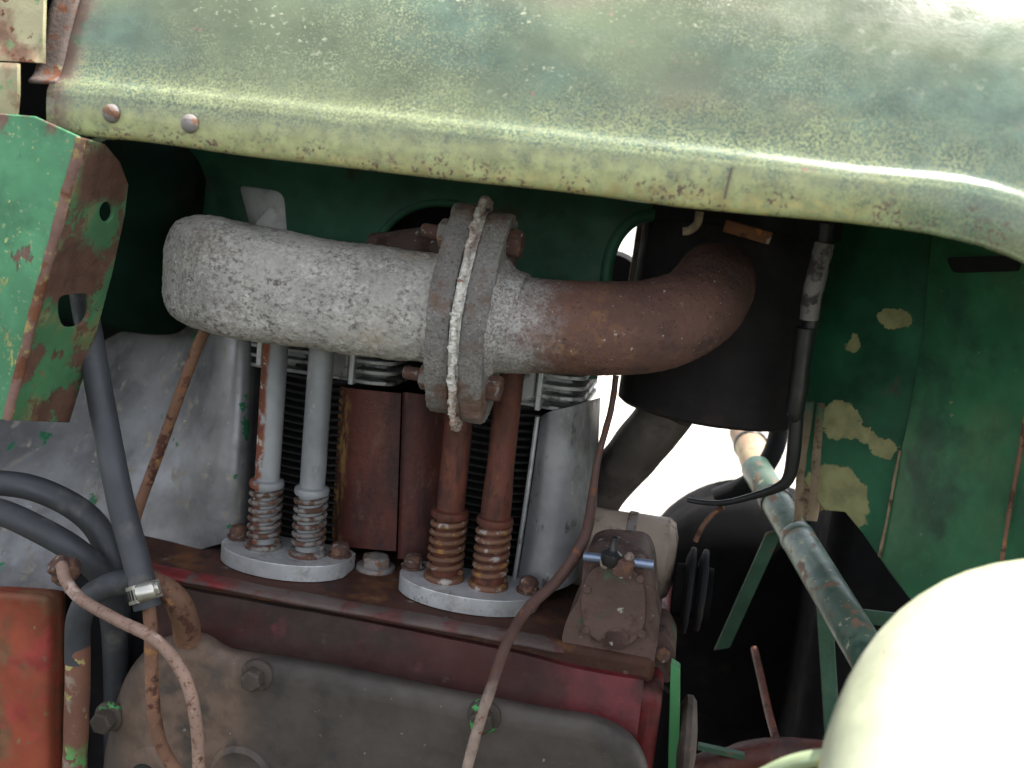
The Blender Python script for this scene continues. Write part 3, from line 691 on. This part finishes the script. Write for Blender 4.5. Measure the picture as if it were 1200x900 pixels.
# ------------------------------------------------------------------ pushrod tubes
def tube(cx, cy, mt, smt, ztop, label, r=.0102, taper=0):
    t = thing('pushrod_tube', label, 'tube', (cx, cy, .915), 'pushrod tubes')
    mb = MB()
    pr = [(r*1.02,.0),(r,.055),(r,.06)]
    mb.lathe((cx,cy,.915), (0,0,1), [(r+taper, 0), (r+taper, .070), (r+taper*.9, .078), (r, .10), (r, ztop-.915)], 28); mb.v = [p + noise.noise_vector(p*40)*.0003 for p in mb.v]
    tb = mb.build('tube', mt, t)
    mb = MB(); mb.lathe((cx,cy,.968), (0,0,1), [(r+.0005,0),(r+.0035,.0008),(r+.0040,.003),(r+.0035,.0058),(r+.0005,.0072)], 28); mb.build('collar', mt, tb)
    mb = MB(); mb.lathe((cx,cy,.9165), (0,0,1), [(r+.0010,0),(r+.0052,.0003),(r+.0055,.0022),(r+.0042,.0044),(r+.0010,.005)], 28); mb.build('base_seat', smt, t)
    pts = []; turns = 6.2
    for i in range(int(turns*18)+1):
        a = i/18*2*math.pi
        pts.append(Vector((cx + (r+.0016)*math.cos(a), cy + (r+.0016)*math.sin(a), .9235 + .0435*i/(turns*18))))
    mb = MB(); mb.sweep(pts, .0024, n=8, sub=1); mb.build('spring', smt, t, smooth=60)
tube(-.324, .05, 'grey_tube_rusted', 'spring_grey', 1.115, 'grey pushrod tube streaked with red rust, leftmost of the four')
tube(-.2845, .05, 'grey_tube', 'spring_grey', 1.115, 'clean grey pushrod tube, second from the left')
tube(-.1672, .05, 'rust_tube', 'spring_rust', 1.115, 'rusty brown pushrod tube left of the last one, right beneath the gasket', r=.0112)
tube(-.1305, .05, 'rust_tube', 'spring_rust', 1.115, 'rusty brown pushrod tube, rightmost of the four beside the silver plate', r=.0108, taper=.0012)
# half-moon plates
def moon(cx, w_, label, bolts):
    t = thing('tube_base_plate', label, 'base plate', (cx, .05, .903), 'half moon base plates under the pushrod tubes')
    o = []
    for i in range(25):
        a = math.pi + math.pi*i/24
        o.append((cx + w_*math.cos(a), .052 + .034*math.sin(a)*(1 if True else 1)))
    o += [(cx+w_, .070), (cx+w_-.012, .079), (cx-w_+.012, .079), (cx-w_, .070)]
    o = [Vector((a, b, .9035)) for a, b in o]
    mb = MB(); mb.plate(o, [], (0,0,.0135)); mb.build('plate', 'bright_alloy', t, bevel=.0022, segs=3)
    for x, y in bolts:
        mb = MB(); mb.lathe((x,y,.9172), (0,0,1), [(.0095,0),(.0098,.0018),(.0078,.002),(.0078,.008),(.0066,.0105),(.003,.0115)], 14); mb.v = [p + noise.noise_vector(p*160)*.0008 for p in mb.v]; mb.build('bolt', 'rust_bolt', t)
moon(-.3050, .0550, 'bright alloy half moon plate under the two grey pushrod tubes', [(-.3500,.058),(-.2595,.058)])
moon(-.1465, .0575, 'bright alloy half moon plate under the two rusty pushrod tubes', [(-.1965,.060),(-.0985,.052)])

# ------------------------------------------------------------------ crankcase
XR = P(786, 790, 0).x; XL = -.46
ck = thing('crankcase', 'grimy red brown engine crankcase under the pushrod tubes', 'engine block', ((XL+XR)/2, .1, .6))
mb = MB(); mb.box(XL, XR-.012, .0, .24, .882, .9028); mb.v = [p for p in mb.v]
mb.build('deck', 'deck_paint', ck, bevel=.006, segs=3)
mb = MB(); mb.sweep([Vector((XL,.002,.9005)), Vector((-.25,.001,.9000)), Vector((-.10,.001,.9000)), Vector((-.07,.004,.898)), Vector((-.055,.010,.894))], [(.0035,.010)]*4+[(.001,.004)], n=14, sub=8, lump=.0015, lsc=50); mb.build('deck_lip', 'block_edge', ck, smooth=60)
mb = MB(); 
rows = []
for x in (P(170,800,-.02).x, -.3, -.15, -.05, XR-.018):
    dz = -.004 if x > -.06 else 0
    rows.append([Vector((x,-.006,.893+dz)), Vector((x,-.010,.885+dz)), Vector((x,-.014,.872)), Vector((x,-.020,.855)), Vector((x,-.024,.83)), Vector((x,-.024,.6))])
mb.patch(rows, 6, th=(0,.03,0)); mb.jitter(.0012, 22); mb.build('front_wall', 'block_red', ck, smooth=60)
mb = MB(); mb.box(-.07, XR-.004, -.012, .24, .55, .884); mb.v = [p + noise.noise_vector(p*5)*.001 for p in mb.v]; mb.build('corner_block', 'block_red', ck, bevel=.009, segs=4)
mb = MB(); mb.plate([P(a,b,.03) for a,b in roundpoly([(735,738),(780,742),(792,765),(789,800),(740,800)], 8)], [], (0,.05,0)); mb.build('corner_boss', 'pump_cast', ck, bevel=.003)
mb = MB(); hexbolt(mb, P(776,768,.024), (0,-1,.5), .0062, .006); mb.build('bolt', 'rust_bolt', ck, bevel=.0006)
mb = MB(); mb.plate([P(a,b,.0) for a,b in [(786,778),(797,785),(795,1000),(781,1000),(783,880)]], [], (0,.012,0)); mb.build('edge_strip', 'green_strip', ck, bevel=.001)
mb = MB(); hexbolt(mb, (PZ(440,666,.9028)), (0,0,1), .0125, .0085, washer=.003, a0=.4); mb.build('deck_bolt', 'grey_bolt', ck, bevel=.001)
# side cover
cy0 = -.050
cv = thing('crankcase_cover', 'large dark greasy cover plate with rounded corners on the crankcase front', 'cover', P(440, 990, cy0))
co = roundpoly([(112,1010),(122,890),(140,800),(182,746),(238,738),(268,760),(330,768),(400,780),(540,809),(640,829),(705,836),(750,866),(766,920),(768,1010)], [0,30,40,40,22,16,20,20,20,20,34,40,20,0], 6)
mb = MB(); n = len(co)
lay = [(1,.040,0),(1,.018,0),(1,.0125,.4),(1,.0078,1.5),(1,.0036,3.6),(1,.0006,6.6),(1,-.0014,10.5),(1,-.0026,15),(1,-.0030,20)]
cc = Vector((440, 985)); V = []; F = []
for s, dy, inset in lay:
    for i, p in enumerate(co):
        a = Vector(co[i-1]); b = Vector(co[(i+1) % n]); tn = (b-a); nn = Vector((tn.y, -tn.x))
        nn = nn.normalized() if nn.length else Vector((0,0))
        q = Vector(p) - nn*inset*1.6*(1 if p[1] < 1005 else 0)
        V.append(P(q.x, q.y, cy0 + dy))
for i in range(len(lay)-1):
    for j in range(n): F.append((i*n+j, i*n+(j+1) % n, (i+1)*n+(j+1) % n, (i+1)*n+j))
mb.add(V, F)
last = V[-n:]
mb.plate(last, [], (0,.004,0))
mb.v = [p + noise.noise_vector(p*18)*.0009 for p in mb.v]
mb.build('cover_plate', 'cover_grime', cv, smooth=50)
cf = cy0 - .003
mb = MB(); mb.lathe(P(285,908,cf+.002), (0,-1,0), [(.026,0),(.025,.004),(.021,.006),(.018,.005),(.015,.004)], 32); mb.build('boss', 'cover_grime', cv)
mb = MB(); mb.lathe(P(180,900,cf+.002), (0,-1,0), [(.020,0),(.019,.003),(.016,.004)], 28); bo = mb.build('boss', 'cover_grime', cv)
mb = MB(); mb.lathe(P(172,908,cf+.0015), (0,-1,0), [(.011,0),(.011,.0048)], 24); mb.build('boss_hole', 'dark_slot', bo)
mb = MB(); mb.lathe(P(303,790,cf+.002), (0,-1,0), [(.0125,0),(.0120,.003),(.0105,.004)], 24); hexbolt(mb, P(299,793,cf-.0015), (0,-1,0), .0085, .0095, a0=.2); mb.build('bolt', 'dark_bolt', cv, bevel=.0007)
mb = MB(); mb.lathe(P(568,838,cf+.002), (0,-1,0), [(.0125,0),(.0120,.003),(.0105,.004)], 24); hexbolt(mb, P(566,842,cf-.0015), (0,-1,0), .0090, .0085, a0=.2)
o = mb.build('bolt', 'green_tipped_bolt', cv, bevel=.0007); o['label'] = 'dark bolt with a fleck of bright green paint'
mb = MB(); mb.lathe(P(130,838,cf+.006), (0,-1,0), [(.0120,0),(.0115,.004),(.0085,.005)], 24); hexbolt(mb, P(126,842,cf+.002), (0,-1,0), .0092, .0105, a0=.5)
o = mb.build('bolt', 'green_tipped_bolt', cv, bevel=.0007); o['label'] = 'rusty bolt with green painted head'

# ------------------------------------------------------------------ pump casting on the right of the deck
pu = thing('feed_pump', 'brown cast pump housing with rounded cover plate on the deck corner', 'pump', P(715, 780, .02))
ho = roundpoly([(684,655),(700,648),(755,652),(764,675),(768,730),(772,745),(764,790),(735,798),(690,782),(656,756),(664,725),(680,700)], [8,8,14,10,10,10,20,16,20,14,10,10], 5)
mb = MB(); mb.plate([P(a,b,.004) for a,b in ho], [], (0,.06,0)); mb.build('housing', 'pump_cast', pu, bevel=.011, segs=5)
pl = roundpoly([(690,668),(712,660),(745,668),(756,690),(756,735),(738,758),(712,758),(684,740),(680,700)], 14, 5)
mb = MB(); mb.plate([P(a,b,-.001) for a,b in pl], [], (0,.008,0)); pcv = mb.build('cover_plate', 'pump_cast', pu, bevel=.002)
mb = MB(); mb.lathe(P(724,748,.0), (0,-1,0), [(.0085,0),(.008,.002),(.006,.003)], 20); mb.build('boss', 'pump_cast', pu)
for a, b in ((688,690), (686,738), (750,678), (752,742)):
    mb = MB(); hexbolt(mb, P(a,b,-.0005), (0,-1,0), .0032, .0022); mb.build('screw', 'pump_cast', pcv)
lv = thing('pump_lever', 'small bluish steel rod with black knob on top of the pump', 'lever', P(722, 662, .03))
mb = MB(); mb.sweep([P(684,652,.000), P(720,656,.000), P(766,662,.000)], .0034, n=12, sub=3); mb.build('rod', 'blued_steel', lv)
mb = MB(); mb.lathe(P(714,662,-.004), (.1,0,1), [(.0055,0),(.0075,.004),(.0075,.009),(.004,.011),(.0025,.013),(.0025,.021),(.001,.022)], 16); mb.build('knob', 'black_cable', lv)
mb = MB(); mb.lathe(P(728,674,-.003), (.1,0,1), [(.0085,0),(.0085,.012),(.007,.013)], 6); mb.build('nut', 'rust_bolt', lv, bevel=.0008)
for a in (704, 731):
    mb = MB(); mb.lathe(P(a,656,.000), (1,0,0), [(.004,0),(.0062,.002),(.0062,.005),(.004,.007)], 14); mb.build('clip', 'starter_brown', lv)
# starter
st = thing('starter_motor', 'pale brown cylindrical starter motor behind the pump', 'starter', P(740, 690, .13))
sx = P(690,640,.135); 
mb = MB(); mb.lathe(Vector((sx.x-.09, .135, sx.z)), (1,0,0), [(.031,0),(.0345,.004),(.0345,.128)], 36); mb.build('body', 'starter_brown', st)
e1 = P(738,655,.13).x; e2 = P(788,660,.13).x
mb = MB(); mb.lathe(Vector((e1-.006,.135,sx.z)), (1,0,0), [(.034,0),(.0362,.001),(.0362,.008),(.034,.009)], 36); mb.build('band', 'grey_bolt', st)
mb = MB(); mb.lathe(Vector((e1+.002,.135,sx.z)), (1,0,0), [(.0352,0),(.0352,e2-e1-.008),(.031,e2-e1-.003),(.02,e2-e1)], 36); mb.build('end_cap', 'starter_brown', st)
fp = thing('drive_pulley', 'grimy twin disc pulley in the shade right of the pump', 'pulley', P(815, 720, .10))
for px, r in ((800,.036),(815,.034)):
    mb = MB(); c = P(px, 690, .11); mb.lathe(c, (1,0,0), [(r-.010,0),(r-.001,.003),(r,.005),(r-.001,.007),(r-.010,.008)], 32); mb.build('disc', 'black_interior', fp)
mb = MB(); mb.lathe(P(790,690,.11), (1,0,0), [(.022,0),(.022,.03)], 24); mb.build('hub', 'shade_black', fp)
mb = MB(); mb.lathe(P(797,868,.02), (1,0,.05), [(.012,-.004),(.030,0),(.034,.003),(.034,.007),(.030,.010),(.012,.012)], 36)
tag(mb.build('belt_disc', 'dark_bolt'), 'brown round disc seen edge on beside the crankcase corner', 'disc')

# ------------------------------------------------------------------ muffler
mc = P(840, 400, .165); MR = .0775
mz0 = P(823, 500, .165-MR).z
mu = thing('muffler', 'black sooty vertical muffler drum behind the elbow', 'muffler', (mc.x, .165, mz0))
mb = MB(); mb.lathe((mc.x,.165,mz0), (.02,0,1), [(.050,.002),(MR-.004,0),(MR,.003),(MR,.30)], 56); mb.v = [p + noise.noise_vector(p*30)*.0006 for p in mb.v]; mb.build('drum', 'muffler_black', mu)
mb = MB(); mb.lathe((mc.x+.006,.165,mz0+.155), (.02,0,1), [(MR,0),(MR+.003,.001),(MR+.003,.022),(MR,.023)], 56); mb.build('strap', 'black_interior', mu)
mb = MB(); mb.sweep([P(785,478,.165), P(768,500,.17), P(735,540,.19), P(705,575,.20), P(672,630,.21)], [.024,.024,.0235,.023,.023], n=28, lump=.0008, lsc=50)
tag(mb.build('muffler_outlet', 'outlet_brown'), 'grey brown pipe slanting down from the muffler against the bright gap', 'pipe')
mb = MB(); mb.obox(P(876,272,.06), (.017,0,-.003), (0,.004,0), (.0008,0,.0045)); tag(mb.build('rusty_clip', 'rusty_steel', bevel=.001), 'small rusty clip under the hood edge above the muffler', 'clip')
mb = MB(); mb.sweep([P(820,248,.03), P(817,262,.03), P(808,270,.03), P(800,271,.03)], (.003), n=8); tag(mb.build('wire_hook', 'tan_post'), 'thin tan wire hook below the hood edge', 'hook')
mb = MB(); mb.obox(P(744,310,.24), (.0035,0,0), (0,.004,0), (.002,0,.07)); tag(mb.build('support_post', 'tan_post', bevel=.001), 'thin tan upright post in the bright slit beside the shroud', 'post')
mb = MB(); mb.lathe(P(713,338,.34), (0,1,0), [(.036,0),(.040,.006),(.040,.02)], 30); tag(mb.build('far_knob', 'black_interior'), 'black round disc edge in the bright slit beside the shroud', 'disc')

# ------------------------------------------------------------------ pipes and hoses
def pipe(name, pts, r, mt, label, cat, n=18, sub=8, lump=0, lsc=60, group=None):
    mb = MB(); mb.sweep(pts, r, n=n, sub=sub, lump=lump, lsc=lsc); o = mb.build(name, mt, smooth=60); return tag(o, label, cat, group)
pipe('oil_pipe', [P(722,440,.09), P(716,480,.085), P(700,540,.070), P(693,590,.055), P(684,632,.038), P(655,678,.018), P(620,712,-.008), P(594,754,-.045), P(574,810,-.075), P(558,860,-.080), P(545,915,-.080), P(538,980,-.08)], [.0024,.0025,.0028,.0038,.0044,.0043,.0041,.0039,.0038,.0038,.0038,.0038], 'oil_pipe_mat', 'thin rusty oil pipe running down across the crankcase cover', 'pipe', lump=.0004, lsc=120)
pipe('cowl_rod', [P(248,372,.06), P(232,405,.055), P(215,450,.05), P(190,520,.045), P(166,585,.04), P(158,610,.04)], .0045, 'brown_pipe', 'thin brown rod slanting across the silver cowl', 'rod')
pipe('rubber_hose', [P(96,340,-.03), P(108,410,-.045), P(124,500,-.06), P(142,590,-.075), P(158,650,-.085), P(168,690,-.09), P(173,712,-.092)], .0093, 'rubber', 'straight dark grey rubber hose coming down from the bracket into the clamp', 'hose', group=None)
pipe('rubber_hose', [P(-60,566,-.02), P(0,566,-.02), P(45,574,-.02), P(90,596,-.02), P(118,625,-.02), P(132,668,-.02), P(138,720,-.005), P(140,800,.01), P(140,1000,.02)], .0100, 'rubber', 'upper of two grey rubber hoses curving in from the left edge', 'hose')
pipe('rubber_hose', [P(-60,588,-.055), P(0,600,-.055), P(45,620,-.055), P(85,643,-.05), P(118,672,-.04), P(130,705,-.03), P(136,790,-.01), P(136,1000,.01)], .0098, 'rubber', 'lower of two grey rubber hoses curving in from the left edge', 'hose')
pipe('rubber_hose', [P(152,681,-.075), P(128,686,-.08), P(105,700,-.082), P(93,725,-.082), P(91,755,-.08), P(91,775,-.08)], .0088, 'rubber', 'short grey rubber hose elbow behind the clamp joining two rusty pipes', 'hose')
pipe('cover_pipe', [P(140,683,-.078), P(160,680,-.074), P(188,686,-.07), P(208,705,-.064), P(217,728,-.056), P(220,748,-.048)], [.0072,.0074,.0080,.0092,.0098,.0100], 'brown_pipe', 'rusty pipe elbow entering the top of the crankcase cover', 'pipe', lump=.0006)
pipe('drain_pipe', [P(91,752,-.08), P(91,800,-.08), P(89,860,-.08), P(86,930,-.08), P(85,1000,-.08)], .0086, 'flaked_green_pipe', 'rusty upright pipe with flaking green paint at lower left', 'pipe', lump=.0005)
pipe('fuel_line', [P(72,662,-.10), P(78,682,-.11), P(98,704,-.118), P(140,728,-.125), P(180,748,-.13), P(208,778,-.13), P(224,815,-.13), P(231,860,-.128), P(233,910,-.125), P(233,970,-.12)], .0040, 'pink_rust_pipe', 'pinkish rusty steel fuel line looping over the cover', 'pipe', lump=.0003, lsc=150)
mb = MB(); mb.lathe(P(84,674,-.085), (-.4,-.6,.7), [(.010,0),(.011,.003),(.011,.009),(.008,.011),(.008,.016),(.004,.017)], 6); tag(mb.build('line_fitting', 'rust_bolt', bevel=.0008), 'rusty hex fitting at the upper end of the pinkish fuel line', 'fitting')
pipe('return_line', [P(174,706,-.092), P(177,740,-.095), P(178,790,-.095), P(180,830,-.094), P(188,870,-.092), P(204,900,-.09), P(240,950,-.09)], .0046, 'brown_pipe', 'brown rusty line hanging straight down from the hose clamp', 'pipe', lump=.0003, lsc=150)
# hose clamp
hc = thing('hose_clamp', 'shiny worm drive hose clamp around the straight rubber hose', 'clamp', P(170, 700, -.09))
ca = P(169, 694, -.09); axh = (P(173,712,-.092) - P(158,650,-.085)).normalized()
mb = MB()
nb = 40; V = []
u = Vector((1,0,0)); u = (u - axh*u.dot(axh)).normalized(); q = axh.cross(u)
for (r, h) in ((.0100,-.0062),(.0112,-.0060),(.0112,.0060),(.0100,.0062)):
    for i in range(nb):
        a = 2*math.pi*i/nb; V.append(ca + axh*h + u*math.cos(a)*r + q*math.sin(a)*r)
F = [(i*nb+j, i*nb+(j+1) % nb, ((i+1) % 4)*nb+(j+1) % nb, ((i+1) % 4)*nb+j) for i in range(4) for j in range(nb)]
mb.add(V, F); hband = mb.build('band', 'clamp_steel', hc, smooth=40)
fr = q if q.y < 0 else -q
for i in range(7):
    a = math.radians(-62 + i*13); d = fr*math.cos(a) + u*math.sin(a)
    mb = MB(); t_ = axh.cross(d).normalized()
    mb.obox(ca + d*.0113, d*.0003, t_*.0006, axh*.0036); mb.build('slot', 'dark_slot', hband, smooth=0)
a = math.radians(38); d = fr*math.cos(a) + u*math.sin(a); t_ = axh.cross(d).normalized()
if t_.x < 0: t_ = -t_
mb = MB(); mb.lathe(ca + d*.0155 - t_*.006, t_ + fr*.35, [(.0058,0),(.0062,.001),(.0062,.011),(.0055,.012)], 18); worm = mb.build('worm_housing', 'clamp_steel', hc)
mb = MB(); hexbolt(mb, ca + d*.0158 + t_*.005 + fr*.0022, t_ + fr*.35, .0048, .005); mb.build('worm_screw', 'clamp_steel', worm, bevel=.0005)
mb = MB(); mb.obox(ca + d*.0160 + t_*.0098 + fr*.0040, axh*.0036, (t_+fr*.35).cross(axh)*.0006, (t_+fr*.35)*.0004); mb.build('screw_slot', 'dark_slot', worm, smooth=0)

# red tank bottom left
mb = MB(); rows = []
for py in (690, 698, 720, 780, 860, 1000):
    d = .010 if py == 690 else 0
    rows.append([P(-160,py,-.05+d), P(-20,py,-.052+d), P(40,py+1,-.050+d), P(62,py+3,-.042+d), P(72,py+6,-.022+d), P(72,py+8,.03)])
mb.patch(rows, 6, th=(0,.004,0)); mb.jitter(.0012, 20)
tag(mb.build('red_housing', 'orange_tank', smooth=60), 'scuffed orange red housing side at the lower left corner', 'housing')
tag(MB().box(-.75, P(150,800,.03).x+.02, .056, .066, .45, .845).box(P(95,800,.03).x, P(210,800,.03).x, .008, .04, .45, .881).build('shade_backing', 'black_interior', smooth=0), 'black backing added as shade behind the hoses at lower left', 'wall')  # black boxes added as shade, they also stop light from behind

# ------------------------------------------------------------------ bulkhead at right
bh = thing('bulkhead', 'dark green bulkhead sheet with chipped cream primer patches at right', 'bulkhead', PPl(1000, 600, BA, BN))
pa = [(948,225),(1120,235),(1120,720),(1078,712),(1064,700),(1040,668),(1010,624),(990,600),(966,598),(940,560)]
mb = MB(); mb.plate([PPl(a,b,BA,BN) for a,b in pa], [], BN*(.003 if BN.y > 0 else -.003)); mb.build('rear_sheet', 'bulkhead_green', bh, bevel=.0008)
B2 = P(1056, 520, .135); b2n = (P(1210,520,.03) - B2).cross(Vector((0,0,1))).normalized()
b2n = b2n if b2n.y > 0 else -b2n
pb = [(1094,240),(1500,260),(1500,760),(1085,720),(1066,702),(1030,652),(1040,600),(1054,532),(1062,500),(1080,400)]
mb = MB(); mb.plate([PPl(a,b,B2,b2n) for a,b in pb], [], b2n*.003); mb.build('front_sheet', 'bulkhead_front_green', bh, bevel=.001)
mb = MB(); mb.sweep([PPl(1055,528,B2,b2n), PPl(1050,552,B2,b2n), PPl(1041,602,B2,b2n), PPl(1031,652,B2,b2n)], [(.0014,.0010),(.0019,.0012),(.0022,.0013),(.0028,.0015)], n=8, lump=.0006, lsc=120); mb.build('raw_edge', 'raw_edge', bh)
mb = MB(); mb.sweep([PPl(1204,480,B2,b2n), PPl(1196,530,B2,b2n), PPl(1185,590,B2,b2n), PPl(1174,660,B2,b2n)], (.0018), n=8, lump=.0005, lsc=120); mb.build('weld_seam', 'brown_pipe', bh)
mb = MB(); mb.plate([PPl(a,b,B2,b2n) - b2n*.003 for a,b in roundpoly([(1112,302),(1198,300),(1196,318),(1120,320)], 6)], [], b2n*.0025); mb.build('slot', 'black_interior', bh)
eg = thing('edge_channel', 'tan rust coloured upright channel along the bulkhead edge', 'channel', P(950, 600, .19))
cp = [PPl(a, b, BA, BN) + Vector((0, .004, 0)) for a, b in [(936,470),(972,470),(970,604),(930,612)]]
mb = MB(); mb.plate(cp, [], (0, .003, 0)); mb.build('web', 'channel_tan', eg, bevel=.0008)
for (a, wd) in ((940, .0040), (957, .0046)):
    mb = MB(); mb.sweep([PPl(a+6,472,BA,BN), PPl(a+3,510,BA,BN), PPl(a,555,BA,BN), PPl(a-5,610,BA,BN)], (wd, .0022), n=12, lump=.0010, lsc=90, ref=(1,0,0)); mb.build('rib', 'channel_tan', eg)
# control cable
cb = thing('control_cable', 'black control cable hanging down beside the muffler and hooking left', 'cable', P(930, 580, .10))
mb = MB(); mb.sweep([P(968,262,.06), P(962,310,.062), P(950,380,.066), P(940,430,.07), P(934,480,.072), P(930,530,.074), P(924,560,.076), P(910,572,.08), P(880,582,.09), P(850,589,.10), P(825,589,.11), P(806,586,.115)], [.0054,.0054,.0054,.0054,.0054,.0054,.0048,.0038,.0028,.0024,.0022,.0020], n=16); mb.build('sheath', 'black_cable', cb)
mb = MB(); mb.sweep([P(966,285,.057), P(958,320,.058), P(951,350,.060), P(948,374,.062)], [.0070,.0072,.0070,.0064], n=16, lump=.0008, lsc=120); mb.build('worn_sleeve', 'worn_cable', cb)
mb = MB(); mb.sweep([P(944,384,.062), P(938,430,.066), P(932,480,.068), P(926,492,.069)], [.0068,.0070,.0068,.004], n=16, lump=.0006, lsc=120); mb.build('outer_sleeve', 'black_cable', cb)
pipe('thin_wire', [P(848,594,.115), P(836,602,.115), P(824,616,.116), P(815,634,.118)], .0022, 'brown_pipe', 'short thin brown wire end below the black cable', 'wire', n=8)
# steering column
sc_ = thing('steering_column', 'worn green steering column tube slanting down behind the pale dome', 'steering column', P(1000, 745, .08))
A0, A1 = P(885, 548, .34), P(1030, 790, .05)
def seg(t0, t1, r, mt, nm):
    mb = MB(); a = A0.lerp(A1, t0); b = A0.lerp(A1, t1); mb.lathe(a, b-a, [(r*.96,0),(r,.0015),(r,(b-a).length-.0015),(r*.96,(b-a).length)], 28); return mb.build(nm, mt, sc_)
seg(0, .20, .0150, 'column_green', 'upper_tube'); seg(.19, .225, .0160, 'black_cable', 'joint_ring'); seg(.215, .42, .0145, 'column_green', 'middle_tube'); seg(.41, .44, .0160, 'column_green', 'joint_ring'); seg(.43, 1.0, .0155, 'column_green', 'lower_tube')
mb = MB(); b0, b1 = P(908,622,.25), P(846,760,.30); mb.obox((b0+b1)/2, (b1-b0)/2, (.0075,0,.003), (0,.0015,0)); mb.build('brace', 'brace_green', sc_, bevel=.0006)
mb = MB(); b0, b1 = P(966,708,.17), P(978,900,.17); mb.obox((b0+b1)/2, (b1-b0)/2, (.0065,0,.001), (0,.0015,0)); mb.build('brace', 'brace_green', sc_, bevel=.0006)
mb = MB(); b0, b1 = P(1010,722,.12), P(1060,728,.12); mb.obox((b0+b1)/2, (b1-b0)/2, (0,0,.006), (0,.0015,0)); mb.build('bracket_tab', 'brace_green', sc_, bevel=.0006)
pipe('axle_tube', [P(893,565,.46), P(884,535,.50), P(872,505,.56)], .019, 'painted_sun_tube', 'tan tube end with painted sunlight in the bright gap below the muffler', 'tube')
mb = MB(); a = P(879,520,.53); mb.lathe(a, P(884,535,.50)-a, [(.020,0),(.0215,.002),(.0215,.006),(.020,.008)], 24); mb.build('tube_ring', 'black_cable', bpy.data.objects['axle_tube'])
# dark drum, hose and gearbox behind
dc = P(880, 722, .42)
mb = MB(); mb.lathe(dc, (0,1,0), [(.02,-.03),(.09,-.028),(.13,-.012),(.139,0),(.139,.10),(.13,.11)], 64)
tag(mb.build('brake_drum', 'shade_black'), 'large black round drum in shade below the bright gap', 'drum')
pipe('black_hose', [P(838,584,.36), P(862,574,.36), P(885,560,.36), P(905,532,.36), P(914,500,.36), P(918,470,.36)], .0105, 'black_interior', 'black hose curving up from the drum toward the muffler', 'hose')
gb = thing('gearbox', 'black gearbox shapes added to keep the lower right dark', 'gearbox', P(900, 990, .40))  # black masses added so this corner stays dark
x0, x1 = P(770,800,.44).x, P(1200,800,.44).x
mb = MB(); mb.box(x0, x1, .44, .62, .3, P(900,655,.44).z); mb.build('housing', 'shade_black', gb, bevel=.02, segs=3)
mb = MB(); mb.box(P(700,800,.30).x, x1, .02, .62, .46, .50); mb.build('floor_tray', 'shade_black', gb, smooth=0)
mb = MB(); mb.box(P(972,640,.26).x, P(1180,800,.25).x, .26, .42, .45, P(1000,560,.26).z); mb.build('dark_side_block', 'shade_black', gb, bevel=.02, segs=3)  # raised to block a bright spot beside the drum
pipe('rusty_lever', [P(884,760,.26), P(893,800,.22), P(902,840,.18), P(914,882,.14), P(920,900,.13)], .0036, 'rust_tube', 'thin rusty lever standing in the dark lower right', 'lever', n=10)
mb = MB(); b0, b1 = P(818,874,.10), P(872,886,.10); mb.obox((b0+b1)/2, (b1-b0)/2, (0,0,.0022), (0,.003,0)); tag(mb.build('teal_rod', 'brace_green'), 'thin green bar low in the dark beside the crankcase', 'bar')
mb = MB(); mb.sweep([P(800,905,.10), P(850,892,.11), P(900,882,.12), P(960,884,.13), P(1000,890,.13)], [.010,.012,.013,.012,.012], n=16, lump=.003, lsc=60); tag(mb.build('rusty_crossbar', 'baffle_rust'), 'rusty red crossbar along the bottom edge beside the pale dome', 'bar')

# ------------------------------------------------------------------ pale dome
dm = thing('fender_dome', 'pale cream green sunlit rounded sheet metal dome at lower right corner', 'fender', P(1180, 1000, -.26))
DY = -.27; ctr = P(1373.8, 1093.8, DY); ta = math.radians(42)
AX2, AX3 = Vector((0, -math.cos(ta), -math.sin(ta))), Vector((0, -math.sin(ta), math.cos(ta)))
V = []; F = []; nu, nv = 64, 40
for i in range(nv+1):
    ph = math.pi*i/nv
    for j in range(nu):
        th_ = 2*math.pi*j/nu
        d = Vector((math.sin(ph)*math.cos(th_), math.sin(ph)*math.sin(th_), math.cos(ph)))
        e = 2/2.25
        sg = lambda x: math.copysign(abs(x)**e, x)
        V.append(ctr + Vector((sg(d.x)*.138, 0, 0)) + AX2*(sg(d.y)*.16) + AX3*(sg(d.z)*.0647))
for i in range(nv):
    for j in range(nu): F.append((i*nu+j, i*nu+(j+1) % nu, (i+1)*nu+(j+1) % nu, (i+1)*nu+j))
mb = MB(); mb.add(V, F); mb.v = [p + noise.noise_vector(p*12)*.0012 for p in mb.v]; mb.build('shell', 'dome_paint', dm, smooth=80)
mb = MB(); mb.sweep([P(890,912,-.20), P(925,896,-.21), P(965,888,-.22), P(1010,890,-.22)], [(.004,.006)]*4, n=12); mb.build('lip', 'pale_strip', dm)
